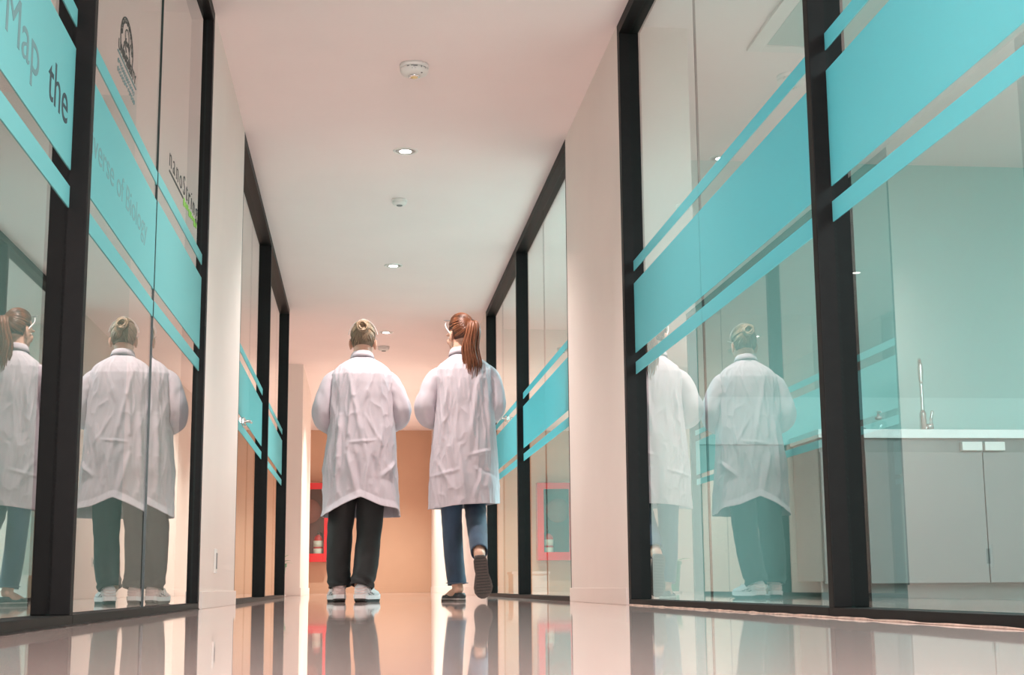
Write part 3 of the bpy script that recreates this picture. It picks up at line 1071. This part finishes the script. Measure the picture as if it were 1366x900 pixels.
def coat_body(name, prof, hem, creases, seed, m, parent, drape=.010, flare=None, nth=200, nz=180):
    """Lab-coat body: rings of (z, centre x, centre y, half width, half depth) from hem to neck, with folds."""
    zs = [p[0] for p in prof]

    def at(z):
        z = max(zs[0], min(zs[-1], z))
        for a, b in zip(prof, prof[1:]):
            if z <= b[0]:
                t = (z - a[0]) / (b[0] - a[0])
                return [a[i] + (b[i] - a[i]) * t for i in range(1, 5)]
        return list(prof[-1][1:])
    bm = bmesh.new()
    rings = []
    zt = zs[-1]
    for iz in range(nz + 1):
        t = iz / nz
        ring = []
        for k in range(nth):
            th = 2 * pi * k / nth
            hz = hem(th)
            z = hz + (zt - hz) * t
            # extra rows near the shoulders
            cx, cy_, w, b = at(z)
            e = .86
            cs, sn = cos(th), sin(th)
            x = w * math.copysign(abs(cs) ** e, cs)
            y = b * math.copysign(abs(sn) ** e, sn)
            s_low = max(0, min(1, (1.20 - z) / .6))
            s_top = max(0, min(1, (zt - z) / .12))
            d = drape * s_low * (sin(6 * th + 2.2 * noise.noise(Vector((seed, z * 1.6, 0)))) * .6 + 1.4 * noise.noise(Vector((cs * 2.0 + seed, sn * 2.0, z * .9))))
            d += .007 * s_top * noise.noise(Vector((cs * 2.6, sn * 2.6 + seed, z * 5)))
            rg = 1 - abs(noise.noise(Vector((px_n(cs, w) * 5 + seed, sn * 1.5, z * 3.2 + cs * 2))))
            d += .0045 * s_top * (rg ** 6 - .25)
            rg = 1 - abs(noise.noise(Vector((cs * 4.2 + z * 2.5, sn * 3 + seed, z * 6.5 - cs * 3))))
            d += .0045 * s_top * (rg ** 7 - .2)
            d += .0025 * s_top * noise.noise(Vector((cs * 6, sn * 6 + seed, z * 13)))
            px = cx + x
            if sn < .25:
                for c in creases:
                    dd, tt = seg_d(px, z, c)
                    d += c[4] * exp(-(dd / c[5]) ** 2) * (sin(pi * (.12 + .76 * tt)))
            nrm = Vector((cs / max(w, .03), sn / max(b, .03), 0)).normalized()
            if flare:
                d += flare(th, z - hz)
            ring.append(bm.verts.new(Vector((px, cy_ + y, z)) + nrm * d))
        rings.append(ring)
    for a, b in zip(rings, rings[1:]):
        for k in range(nth):
            j = (k + 1) % nth
            bm.faces.new((a[k], a[j], b[j], b[k]))
    o = obj(name, bm, m, parent, True)
    md = o.modifiers.new('thick', 'SOLIDIFY'); md.thickness = .004; md.offset = -1
    return o


def collar(name, c, rx, ry, z0, h, m, parent, tilt=.0, open_front=.9):
    """Folded collar: stands up, rolls over and falls outwards; open at the front."""
    bm = bmesh.new()
    prof = [(1.0, 0.0), (.985, h * .6), (.99, h), (1.05, h * 1.08), (1.13, h * .92), (1.22, h * .45), (1.30, -h * .10)]
    n = 48
    rings = []
    for k in range(n + 1):
        a = pi / 2 + open_front / 2 + (2 * pi - open_front) * k / n
        rings.append([bm.verts.new(Vector((c[0] + rx * s * cos(a), c[1] + ry * s * sin(a), z0 + z + tilt * -sin(a)))) for s, z in prof])
    for a, b in zip(rings, rings[1:]):
        for i in range(len(prof) - 1):
            bm.faces.new((a[i], a[i + 1], b[i + 1], b[i]))
    o = obj(name, bm, m, parent, True)
    md = o.modifiers.new('thick', 'SOLIDIFY'); md.thickness = .004; md.offset = 0
    return o


def trouser_leg(bm, pts, rad, seed, amp=.05, seg=36, per=10, creases=()):
    P = bez(pts, per)
    n = len(P)
    k = len(rad) - 1
    rings = []
    T = []
    for i in range(n):
        a = P[max(i - 1, 0)]; b = P[min(i + 1, n - 1)]
        T.append((b - a).normalized())
    u = Vector((1, 0, 0))
    for i in range(n + 2):
        ii = min(i, n - 1)
        t = ii / (n - 1)
        q = t * k
        a = int(min(q, k - 1e-6)); f = q - a
        ra = rad[a][0] * (1 - f) + rad[a + 1][0] * f
        rb = rad[a][1] * (1 - f) + rad[a + 1][1] * f
        c = P[ii]
        if i == n: ra *= .92; rb *= .92
        if i == n + 1: ra *= .86; rb *= .86; c = P[ii] - T[ii] * .03
        u = (u - T[ii] * u.dot(T[ii])).normalized(); v = T[ii].cross(u)
        ring = []
        for s in range(seg):
            th = 2 * pi * s / seg
            d = amp * noise.noise(Vector((cos(th) * 1.3 + seed, sin(th) * 1.3, t * 4.5)))
            d += amp * .6 * noise.noise(Vector((cos(th) * 2.2, sin(th) * 2.2 + seed, t * 14)))
            for (tc, am, wd) in creases:
                d += am * sin(3 * th + 60 * (t - tc)) * exp(-((t - tc) / wd) ** 2)
            ring.append(bm.verts.new(c + (u * (ra * cos(th)) + v * (rb * sin(th))) * (1 + d)))
        rings.append(ring)
    for a, b in zip(rings, rings[1:]):
        for s in range(seg):
            j = (s + 1) % seg
            bm.faces.new((a[s], a[j], b[j], b[s]))
    bm.faces.new(rings[0][::-1])


def shoe_loft(bm, L, sections, seg=20):
    """sections: (t along length heel..toe, half width, z bottom, z top, x shift)."""
    rings = []
    for t, w, zb, zt_, xs in sections:
        ring = []
        for k in range(seg):
            th = 2 * pi * k / seg
            e = .7
            cx = math.copysign(abs(cos(th)) ** e, cos(th)) * w
            zz = (zb + zt_) / 2 + math.copysign(abs(sin(th)) ** e, sin(th)) * (zt_ - zb) / 2
            # narrower towards the top
            cx *= 1 - .28 * max(0, sin(th))
            ring.append(bm.verts.new((xs + cx, t * L, zz)))
        rings.append(ring)
    for a, b in zip(rings, rings[1:]):
        for k in range(seg):
            j = (k + 1) % seg
            bm.faces.new((a[k], a[j], b[j], b[k]))
    bm.faces.new(rings[0][::-1]); bm.faces.new(rings[-1])
    return bm


def sole_slab(bm, L, outline, z0, z1, curve=None):
    """outline: (t, half width, x shift) heel..toe; slab between z0 and z1."""
    lo, hi = [], []
    for t, w, xs in outline:
        dz = curve(t) if curve else 0
        lo.append([bm.verts.new((xs + s * w, t * L, z0 + dz)) for s in (-1, -.5, 0, .5, 1)])
        hi.append([bm.verts.new((xs + s * w * 1.03, t * L, z1 + dz)) for s in (-1, -.5, 0, .5, 1)])
    for rows, flip in ((lo, True), (hi, False)):
        for a, b in zip(rows, rows[1:]):
            for i in range(4):
                q = (a[i], a[i + 1], b[i + 1], b[i])
                bm.faces.new(q[::-1] if flip else q)
    for i in (0, 4):
        for (a, b), (c, d) in zip(zip(lo, lo[1:]), zip(hi, hi[1:])):
            bm.faces.new((a[i], b[i], d[i], c[i]))
    for e in (0, -1):
        for i in range(4):
            bm.faces.new((lo[e][i], lo[e][i + 1], hi[e][i + 1], hi[e][i]))
    return bm


def place(o, mtx):
    o.matrix_local = mtx
    return o


def face_bits(parent, c, R):
    for s in (1, -1):
        bm = bmesh.new()
        ell(bm, Vector(c) + R @ Vector((s * .030, .0695, -.002)), (.0115, .0115, .0092), 14, 10)
        obj('eye', bm, M['eye'], parent, True)
        bm = bmesh.new()
        ell(bm, Vector(c) + R @ Vector((s * .030, .0790, -.002)), (.0062, .0030, .0062), 10, 6)
        obj('iris', bm, M['dark'], parent, True)


# ---------- left walker: ash-blond bun, black trousers, chunky white trainers
PX, PY = 0.0, 9.0
hc = Vector((0.008, .035, 1.606)); hR = Matrix.Rotation(radians(-3), 3, 'Z') @ Matrix.Rotation(radians(-8), 3, 'X')
bm = bmesh.new()
tube(bm, [(0, 0, .90), (0, 0, 1.02), (0, -.01, 1.22), (0, -.01, 1.36), (0, 0, 1.45)], [(.155, .105), (.14, .095), (.15, .10), (.155, .10), (.07, .06)], 20, up=(1, 0, 0))
tube(bm, [(0, -.005, 1.40), (0, .0, 1.48), (0.004, .018, 1.58)], [.062, .056, .055], 16)
head(bm, hc, hR)
for s, el, wr in ((-1, (-.238, -.01, 1.125), (-.10, .20, 1.06)), (1, (.246, -.01, 1.135), (.09, .21, 1.07))):
    tube(bm, [(s * .12, -.005, 1.40), (s * .165, -.01, 1.365), (s * .210, -.02, 1.27), el], [.045, .045, .044, .040], 14)
    dv = Vector(wr) - Vector(el)
    tube(bm, [el, Vector(el) + dv * .4, Vector(wr)], [.040, .037, .026], 14)
    hand(bm, Vector(wr), (-s * .55, .80, -.10), (-s * .75, -.45, -.25), (0, .1, 1), .55)
FL, FR = Vector((-.118, -.02, 0)), Vector((.005, -.10, 0))
tube(bm, [(-.085, 0, .92), (-.10, .02, .70), (-.118, .02, .48), (-.122, .0, .28), FL + Vector((0, .03, .10))], [.085, .075, .055, .050, .038], 14)
tube(bm, [(.085, 0, .92), (.075, .0, .70), (.065, -.01, .48), (.052, -.05, .28), FR + Vector((0, .05, .10))], [.085, .075, .055, .050, .038], 14)
tube(bm, [FL + Vector((0, -.01, .055)), FL + Vector((0, .06, .045)), FL + Vector((-.012, .15, .035))], [.032, .034, .03], 12)
tube(bm, [FR + Vector((0, -.005, .055)), FR + Vector((.025, .06, .045)), FR + Vector((.05, .14, .035))], [.032, .034, .03], 12)
man = remeshed('person', bm, .0052, M['skin'])
man.location = (PX, PY, 0)
tag(man, 'walker seen from behind on the left, blond bun, white coat, black trousers', 'person')
face_bits(man, hc, hR)
rad = (.069, .094, .100)
rng = random.Random(11)
hair_cap('hair', hc, hR, rad, .006, M['blonddark'], man)
bm = bmesh.new()
tgt = Vector((0.03, -.90, .33)).normalized()
strands_to(bm, hc, hR, rad, tgt, 260, rng, (.0018, .0036), .008)
obj('hair_strands', bm, M['blond'], man, True)
# the bun: twisted loops of hair
bc = hc + hR @ (Vector((0, -.012, .030)) + Vector((tgt.x * .070, tgt.y * .098, tgt.z * .104)))
bm = bmesh.new()
for k in range(24):
    pts = []
    rb_ = rng.uniform(.014, .040)
    ph = rng.uniform(0, 6.28)
    tiltm = Matrix.Rotation(rng.uniform(-.5, .5), 3, 'X') @ Matrix.Rotation(rng.uniform(-.5, .5), 3, 'Z')
    for i in range(15):
        a = ph + i / 14 * 2 * pi * .85
        pts.append(bc + hR @ (Vector((0, -.006 - .006 * rng.random(), .004)) + tiltm @ Vector((rb_ * cos(a), -.016 * sin(a * .5 + ph), rb_ * sin(a)))))
    rw = rng.uniform(.004, .0075)
    tube(bm, pts, [rw * .5] + [rw] * 13 + [rw * .4], 7)
ell(bm, bc, (.030, .014, .028), 14, 10)
obj('hair_bun', bm, M['blond'], man, True)
# clear safety glasses pushed up over the head
bm = bmesh.new()
pts = []
for i in range(21):
    a = radians(12 + 156 * i / 20)
    pts.append(hc + hR @ Vector((.093 * cos(a), -.045 + .03 * abs(cos(a)), .026 + .116 * sin(a))))
tube(bm, pts, [.0022] * len(pts), 6)
gl = obj('safety_glasses', bm, M['clearplastic'], man, True)
for s in (-1, 1):
    bm = bmesh.new()
    pts = [hc + hR @ Vector((s * .083, .07 - .12 * t, .055 - .05 * t)) for t in (0, .5, 1)]
    tube(bm, pts, [.002, .002, .002], 6)
    obj('temple_arm', bm, M['clearplastic'], gl, True)

# coat
K = .00464


def mp_(x, y): return ((x - 479.5) * K, (803 - y) * K)


prof = [(.50, .0, .0, .240, .185), (.62, .0, .0, .236, .180), (.80, -.005, .0, .230, .168), (.95, .0, .0, .216, .158), (1.12, .005, .0, .198, .145), (1.25, .005, .0, .197, .140),
        (1.34, .004, -.005, .199, .130), (1.39, .003, -.008, .192, .120), (1.425, .004, -.008, .172, .106), (1.452, .004, -.007, .146, .092), (1.475, .004, -.004, .112, .078), (1.492, .004, -.002, .082, .067), (1.504, .004, .002, .063, .058), (1.514, .004, .004, .057, .054)]



def hem_man(th):
    s, c = sin(th), cos(th)
    back = max(0, -s)
    x = c
    h = .515
    if s < 0:
        pk = max(0, 1 - abs(x - .0) / .95)
        h += .112 * pk
        h += .020 * exp(-((x - .78) / .22) ** 2)
    return h


def flare_man(th, dz):
    s = sin(th)
    f = 0
    if s < .1:
        f += .022 * max(0, 1 - dz / .045) ** 1.0 * max(0, .1 - s)
    f += .030 * exp(-((th - 5.55) / .25) ** 2) * max(0, 1 - dz / .16)
    return f


creases = [(*mp_(461, 498), *mp_(492, 640), .010, .012), (*mp_(470, 505), *mp_(462, 585), .010, .012), (*mp_(452, 560), *mp_(446, 665), .014, .014),
           (*mp_(462, 612), *mp_(474, 662), .020, .013), (*mp_(487, 628), *mp_(485, 665), .014, .012), (*mp_(507, 575), *mp_(500, 640), .012, .012), (*mp_(486, 560), *mp_(508, 600), .008, .010),
           (*mp_(508, 640), *mp_(524, 622), .016, .010), (*mp_(445, 500), *mp_(440, 560), .010, .014), (*mp_(465, 596), *mp_(500, 593), .006, .008), (*mp_(495, 505), *mp_(478, 555), .006, .012),
           (*mp_(472, 612), *mp_(478, 655), -.016, .014), (*mp_(497, 612), *mp_(500, 655), -.014, .016)]
lc = coat_body('lab_coat', prof, hem_man, creases, 3.1, M['coat'], man, .010, flare_man)
lc['label'] = 'long white coat with a kicked-up back hem'
sl = [(-.125, -.005, 1.395), (-.180, -.01, 1.358), (-.218, -.022, 1.27), (-.246, -.022, 1.165), (-.228, .03, 1.108), (-.17, .115, 1.08), (-.115, .185, 1.065)]
sleeve('sleeve', sl, [(.045, .045), (.054, .054), (.057, .056), (.060, .058), (.062, .060), (.056, .055), (.050, .048)], M['coat'], lc, 2.0, .09, creases=((.5, .06), (.3, .03)))
sl = [(.128, -.005, 1.392), (.184, -.01, 1.352), (.224, -.018, 1.27), (.254, -.018, 1.175), (.236, .035, 1.122), (.17, .12, 1.09), (.105, .19, 1.075)]
sleeve('sleeve', sl, [(.045, .045), (.054, .054), (.057, .056), (.059, .057), (.061, .059), (.056, .055), (.050, .048)], M['coat'], lc, 6.0, .09, creases=((.5, .06), (.32, .03)))
collar('collar', (.004, .006), .058, .054, 1.500, .030, M['coat'], lc, tilt=.012)

bm = bmesh.new()
tube(bm, [(0, 0, .98), (0, 0, .90), (0, 0, .80)], [(.17, .12), (.185, .13), (.17, .125)], 28, up=(1, 0, 0))
trouser_leg(bm, [(-.085, .0, .86), (-.098, .015, .66), (-.122, .015, .42), (-.128, -.005, .22), (-.116, -.020, .090)], [(.095, .105), (.086, .10), (.076, .09), (.074, .088), (.070, .082)], 1.0, .08,
            creases=((.92, .07, .06), (.40, .02, .1)))
trouser_leg(bm, [(.078, .0, .86), (.066, -.005, .66), (.056, -.03, .42), (.036, -.075, .22), (.010, -.100, .092)], [(.095, .105), (.088, .10), (.078, .092), (.074, .088), (.070, .082)], 5.0, .08,
            creases=((.92, .08, .06), (.40, .02, .1)))
tr = obj('trousers', bm, M['trousers'], man, True)


def trainer(parent, mtx, tint):
    r = empty('trainer'); r.parent = parent; r.matrix_local = mtx
    L = .285
    bm = bmesh.new()
    sole_slab(bm, L, [(0, .020, 0), (.04, .034, 0), (.15, .039, 0), (.35, .036, .002), (.55, .041, .004), (.75, .048, .004), (.90, .040, .002), (.98, .022, 0), (1.0, .010, 0)], 0.0, .016,
              lambda t: .014 * max(0, (t - .72) / .28) ** 2 + .012 * max(0, (.14 - t) / .14) ** 2)
    obj('outsole', bm, M['dark'], r)
    bm = bmesh.new()
    sole_slab(bm, L, [(-.02, .024, 0), (.03, .038, 0), (.15, .043, 0), (.35, .039, .002), (.55, .044, .004), (.75, .051, .004), (.90, .043, .002), (.98, .024, 0), (1.005, .010, 0)], .016, .040,
              lambda t: .012 * max(0, (t - .72) / .28) ** 2 + .006 * max(0, (.14 - t) / .14))
    obj('midsole', bm, M['white_leather'], r, False)
    bm = bmesh.new()
    shoe_loft(bm, L, [(.01, .022, .035, .095, 0), (.04, .034, .034, .112, 0), (.12, .038, .034, .115, 0), (.24, .038, .034, .112, 0), (.36, .038, .034, .108, .001), (.50, .041, .034, .098, .002),
                      (.64, .045, .034, .082, .003), (.78, .047, .036, .072, .003), (.90, .038, .038, .064, .002), (.97, .022, .042, .056, 0), (.995, .008, .044, .050, 0)])
    obj('upper', bm, M['white_leather'] if tint else M['pink'], r, True)
    # overlays: heel counter bands, side stripes, dark gill marks, laces
    for z in (.052, .068, .084):
        bm = bmesh.new()
        pts = [(.036 * cos(radians(a)) * (1.04), .030 + .030 * (1 + sin(radians(a))) - .033, z + .004 * cos(radians(a * 2))) for a in range(-180, 1, 15)]
        tube(bm, pts, [(.0035, .0022)] * len(pts), 6)
        obj('heel_band', bm, M['pink'], r, True)
    for s in (-1, 1):
        for k in range(4):
            bm = bmesh.new()
            t0 = .26 + .13 * k
            pts = [(s * .040, L * t0, .044), (s * .0385, L * (t0 - .035), .066), (s * .031, L * (t0 - .06), .090)]
            tube(bm, pts, [(.004, .0025)] * 3, 6)
            obj('side_stripe', bm, M['white_leather'], r, True)
    for s in (-1, 1):
        for (t0, z0, ln, w) in ((.10, .088, .05, .004), (.30, .060, .035, .0045), (.44, .052, .03, .0035), (.20, .050, .03, .003)):
            bm = bmesh.new()
            tube(bm, [(s * .0405, L * t0, z0), (s * .0415, L * t0 + ln / 2, z0 - .006), (s * .0415, L * t0 + ln, z0 - .004)], [(w, .002)] * 3, 6)
            obj('dark_mark', bm, M['grey_plastic'], r, True)
    for k in range(5):
        bm = bmesh.new()
        y = L * (.42 + .075 * k); z = .108 - .0082 * k
        tube(bm, [(-.024, y, z - .008), (0, y + .004, z + .001), (.024, y, z - .008)], [.0026] * 3, 6)
        obj('lace', bm, M['white_leather'], r, True)
    return r


trainer(man, Matrix.Translation((-.116, -.075, 0)) @ Matrix.Rotation(radians(10), 4, 'Z'), False)
trainer(man, Matrix.Translation((-.002, -.155, 0)) @ Matrix.Rotation(radians(-20), 4, 'Z'), True)

# ---------- right walker: auburn ponytail, white coat, jeans, dark flats, mid-stride
WX, WY = 0.625, 8.9
KW = .0046


def wp(x, y): return ((x - 617.5) * KW, (803 - y) * KW)


hc = Vector((-.012, .03, 1.640)); hR = Matrix.Rotation(radians(30), 3, 'Z') @ Matrix.Rotation(radians(-6), 3, 'X')
bm = bmesh.new()
tube(bm, [(0, 0, .90), (0, 0, 1.04), (0, -.01, 1.24), (0, -.01, 1.38), (-.01, 0, 1.47)], [(.15, .10), (.13, .09), (.14, .095), (.15, .095), (.065, .055)], 20, up=(1, 0, 0))
tube(bm, [(-.01, -.01, 1.42), (-.02, .0, 1.50), (-.016, .015, 1.60)], [.056, .050, .050], 16)
head(bm, hc, hR)
for s, el, wr in ((-1, (-.222, -.01, 1.145), (-.09, .20, 1.09)), (1, (.205, -.01, 1.15), (.08, .20, 1.09))):
    tube(bm, [(s * .11, -.005, 1.42), (s * .155, -.01, 1.375), (s * .19, -.015, 1.29), el], [.042, .042, .040, .036], 14)
    dv = Vector(wr) - Vector(el)
    tube(bm, [el, Vector(el) + dv * .4, Vector(wr)], [.037, .034, .024], 14)
    hand(bm, Vector(wr), (-s * .55, .80, -.05), (-s * .75, -.45, -.25), (0, .1, 1), .55, .95)
AL = Vector((-.034, -.02, .085)); AR = Vector((.078, -.30, .265))
tube(bm, [(-.080, 0, .92), (-.070, .02, .70), (-.066, .02, .50), (-.052, .01, .28), AL], [.080, .070, .052, .046, .034], 14)
tube(bm, [AL + Vector((.004, -.012, -.01)), AL + Vector((-.008, .02, -.032)), AL + Vector((-.030, .080, -.045)), AL + Vector((-.055, .14, -.058))], [.034, .033, .029, .020], 12)
tube(bm, [(.085, 0, .92), (.085, .06, .70), (.083, .085, .545), (.088, -.10, .40), AR], [.080, .070, .052, .046, .034], 14)
tube(bm, [AR + Vector((0, -.012, .008)), AR + Vector((0, -.030, -.04)), AR + Vector((.006, -.028, -.11)), AR + Vector((.012, -.02, -.19))], [.032, .031, .030, .020], 12)
wom = remeshed('person', bm, .0052, M['skin'])
wom.location = (WX, WY, 0)
tag(wom, 'walker seen from behind on the right, auburn ponytail, white coat, blue jeans', 'person')
face_bits(wom, hc, hR)
rng = random.Random(21)
hair_cap('hair', hc, hR, rad, .006, M['browndark'], wom)
bm = bmesh.new()
tgt = (hR.inverted() @ Vector((.62, -.78, .28))).normalized()
strands_to(bm, hc, hR, rad, tgt, 330, rng, (.0018, .0034), .008)
obj('hair_strands', bm, M['brown'], wom, True)
root = hc + hR @ (Vector((0, -.012, .030)) + Vector((tgt.x * .082, tgt.y * .104, tgt.z * .110)))
bm = bmesh.new()
pathc = [root, root + Vector((.008, -.030, .006)), root + Vector((.006, -.045, -.06)), root + Vector((-.010, -.042, -.16)), root + Vector((.006, -.042, -.27)), root + Vector((-.006, -.042, -.385))]
wid = [.014, .028, .046, .054, .062, .036]
PC = bez(pathc, 8)
for k in range(230):
    a = rng.uniform(0, 2 * pi); rr0 = math.sqrt(rng.random())
    ph = rng.uniform(0, 6.28); wv = rng.uniform(.002, .006)
    stop = rng.uniform(.80, 1.0)
    pts = []
    N = 16
    for i in range(N + 1):
        t = i / N * stop
        q = t * (len(PC) - 1); i0 = int(min(q, len(PC) - 1.001)); f = q - i0
        c = PC[i0].lerp(PC[i0 + 1], f)
        wq = t * 5; j = int(min(wq, 4.999)); fw_ = wq - j
        w_ = wid[j] * (1 - fw_) + wid[j + 1] * fw_
        pts.append(c + Vector((cos(a) * rr0 * w_ + wv * sin(9 * t + ph), sin(a) * rr0 * w_ * .55, wv * cos(7 * t + ph))))
    rw = rng.uniform(.0022, .0048)
    tube(bm, pts, [rw * .7] + [rw] * (N - 4) + [rw * .8, rw * .6, rw * .4, rw * .15], 5)
obj('ponytail', bm, M['brown'], wom, True)
bm = bmesh.new()
pts = [root + Vector((.004 + .006, -.010, .002)) + Matrix.Rotation(.4, 3, 'Z') @ Vector((.018 * cos(i * pi / 8), .004 * sin(i * pi / 8), .018 * sin(i * pi / 8))) for i in range(17)]
tube(bm, pts, [.006] * 17, 8)
obj('hair_tie', bm, M['dark'], wom, True)
# safety glasses worn up on the hair
gl = empty('safety_glasses'); gl.parent = wom
for s in (-1, 1):
    bm = bmesh.new()
    pts = [hc + hR @ Vector(v) for v in ((s * .064, .052, .092), (s * .078, .040, .066), (s * .084, .015, .036), (s * .084, -.010, .006))]
    pts = bez(pts, 4)
    tube(bm, pts, [(.0030, .0050)] * len(pts), 8)
    obj('temple_arm', bm, M['white_leather'], gl, True)
bm = bmesh.new()
pts = [hc + hR @ Vector((.064 * cos(radians(a)), .045 + .028 * sin(radians(a)), .102 + .012 * sin(radians(a)))) for a in range(0, 181, 12)]
tube(bm, pts, [(.003, .018)] * len(pts), 8, up=(0, 0, 1))
obj('lens', bm, M['grey_plastic'], gl, True)

prof = [(.50, .010, .022, .226, .192), (.70, .010, .016, .216, .180), (.85, .012, .006, .207, .158), (1.00, .014, .0, .196, .142), (1.12, .015, .0, .188, .135), (1.25, .012, .0, .184, .128),
        (1.35, .010, -.005, .184, .118), (1.41, .012, -.008, .178, .108), (1.445, .014, -.008, .158, .096), (1.475, .014, -.006, .122, .082), (1.498, .004, -.003, .082, .067), (1.512, -.008, .0, .061, .056), (1.524, -.012, .003, .055, .052)]



def hem_wom(th):
    return .572 + .018 * cos(th) + .004 * sin(3 * th)


creases = [(*wp(590, 490), *wp(597, 580), .010, .014), (*wp(612, 600), *wp(618, 670), .014, .014), (*wp(582, 620), *wp(600, 655), .010, .012), (*wp(648, 500), *wp(652, 590), .010, .014),
           (*wp(628, 612), *wp(652, 606), .008, .010), (*wp(600, 500), *wp(588, 600), .008, .014), (*wp(640, 500), *wp(622, 610), .010, .018), (*wp(577, 640), *wp(610, 632), .006, .010), (*wp(640, 640), *wp(630, 668), .010, .012),
           (*wp(598, 610), *wp(606, 665), -.012, .018), (*wp(585, 600), *wp(584, 660), -.008, .014), (*wp(632, 625), *wp(660, 640), -.008, .014)]
lc = coat_body('lab_coat', prof, hem_wom, creases, 8.4, M['coat'], wom, .009)
lc['label'] = 'crisp white knee-length coat with a straight hem'
sl = [(-.120, -.005, 1.40), (-.172, -.008, 1.36), (-.210, -.015, 1.27), (-.236, -.02, 1.18), (-.212, .03, 1.128), (-.14, .115, 1.11), (-.09, .185, 1.095)]
sleeve('sleeve', sl, [(.045, .045), (.055, .055), (.060, .060), (.068, .064), (.070, .066), (.060, .058), (.050, .048)], M['coat'], lc, 12.0, .07, creases=((.5, .05), (.25, .03)))
sl = [(.140, -.005, 1.415), (.180, -.008, 1.375), (.206, -.012, 1.28), (.214, -.015, 1.18), (.186, .035, 1.14), (.13, .12, 1.115), (.08, .185, 1.095)]
sleeve('sleeve', sl, [(.045, .045), (.052, .052), (.054, .054), (.055, .055), (.058, .056), (.054, .052), (.050, .048)], M['coat'], lc, 15.0, .07, creases=((.5, .05), (.25, .03)))
collar('collar', (-.012, .006), .056, .052, 1.508, .034, M['coat'], lc, tilt=.012)

bm = bmesh.new()
tube(bm, [(0, 0, .98), (0, 0, .90), (0, 0, .80)], [(.155, .11), (.165, .115), (.15, .11)], 28, up=(1, 0, 0))
trouser_leg(bm, [(-.078, .0, .86), (-.071, .018, .68), (-.066, .018, .50), (-.055, .0, .28), (-.036, -.014, .100)], [(.085, .095), (.074, .085), (.063, .072), (.060, .066), (.058, .064)], 21.0, .025, creases=((.55, .02, .06), (.93, .02, .05)))
trouser_leg(bm, [(.085, .0, .86), (.085, .06, .70), (.084, .080, .56), (.083, -.09, .42), (.079, -.262, .286)], [(.085, .095), (.074, .085), (.066, .075), (.060, .066), (.050, .058)], 25.0, .025, creases=((.5, .05, .10), (.80, .02, .05)))
jn = obj('jeans', bm, M['denim'], wom, True)
bm = bmesh.new()
pts = [Vector((-.036, -.013, .109)) + Vector((.0600 * cos(i * pi / 14), .0660 * sin(i * pi / 14), 0)) for i in range(29)]
tube(bm, pts, [(.003, .010)] * 29, 6, up=(0, 0, 1))
obj('hem_fold', bm, M['stitch'], jn, True)

outl = [(0, .014, 0), (.03, .024, 0), (.12, .0305, 0), (.28, .031, .001), (.42, .029, .003), (.58, .037, .005), (.74, .042, .005), (.87, .037, .003), (.96, .022, .001), (1.0, .008, 0)]


def flat_shoe(parent, mtx):
    r = empty('flat_shoe'); r.parent = parent; r.matrix_local = mtx
    L = .245
    bm = bmesh.new(); sole_slab(bm, L, outl, 0, .010)
    obj('sole', bm, M['sole'], r)
    bm = bmesh.new()
    for k in range(13):
        t = .06 + .068 * k
        i = max(j for j in range(len(outl)) if outl[j][0] <= t)
        f = (t - outl[i][0]) / (outl[i + 1][0] - outl[i][0])
        w = outl[i][1] * (1 - f) + outl[i + 1][1] * f
        x = outl[i][2] * (1 - f) + outl[i + 1][2] * f
        box(bm, x - w * .8, x + w * .8, t * L - .003, t * L + .003, -.0015, 0.0005)
    tag(obj('tread', bm, M['dark'], r), kind='stuff')
    bm = bmesh.new(); sole_slab(bm, L, [(t, w * .98, x) for t, w, x in outl], .010, .018)
    obj('sole_edge', bm, M['solelight'], r)
    # upper: low wall round the heel and a closed toe
    bm = bmesh.new()
    n = len(outl)
    for s in (-1, 1):
        pts = []
        rows = []
        for t, w, x in outl:
            top = .050 if t < .15 else (.032 if t < .55 else .036)
            rows.append([bm.verts.new((x + s * w * .96, t * L, .018)), bm.verts.new((x + s * w * .93, t * L, (.018 + top) / 2)), bm.verts.new((x + s * w * .80, t * L, top))])
        for a, b in zip(rows, rows[1:]):
            for i in range(2):
                bm.faces.new((a[i], a[i + 1], b[i + 1], b[i]))
    o = obj('upper', bm, M['flat'], r, True)
    md = o.modifiers.new('t', 'SOLIDIFY'); md.thickness = .003
    bm = bmesh.new()
    shoe_loft(bm, L, [(-.012, .010, .018, .040, 0), (.0, .022, .016, .050, 0), (.05, .027, .016, .046, 0), (.09, .024, .018, .036, 0)], 18)
    obj('heel_counter', bm, M['flat'], r, True)
    bm = bmesh.new()
    shoe_loft(bm, L, [(.60, .036, .015, .046, .005), (.72, .040, .015, .044, .005), (.86, .035, .015, .038, .003), (.95, .022, .016, .032, .001), (1.0, .006, .018, .024, 0)], 18)
    obj('toe_cap', bm, M['flat'], r, True)
    return r


flat_shoe(wom, Matrix.Translation(AL + Vector((.022, -.052, -.085))) @ Matrix.Rotation(radians(20), 4, 'Z') @ Matrix.Diagonal((1.25, 1, 1, 1)))
# raised foot: sole faces back, toe just off the floor
mR = Matrix((( -1, 0, 0, 0), (0, 0, -1, 0), (0, -1, 0, 0), (0, 0, 0, 1)))
mR = Matrix(((1, 0, 0, 0), (0, 0, 1, 0), (0, -1, 0, 0), (0, 0, 0, 1)))
flat_shoe(wom, Matrix.Translation(AR + Vector((-.002, -.068, .0))) @ Matrix.Rotation(radians(4), 4, 'X') @ Matrix.Rotation(radians(-4), 4, 'Y') @ mR @ Matrix.Diagonal((1.30, 1.02, 1.0, 1)))
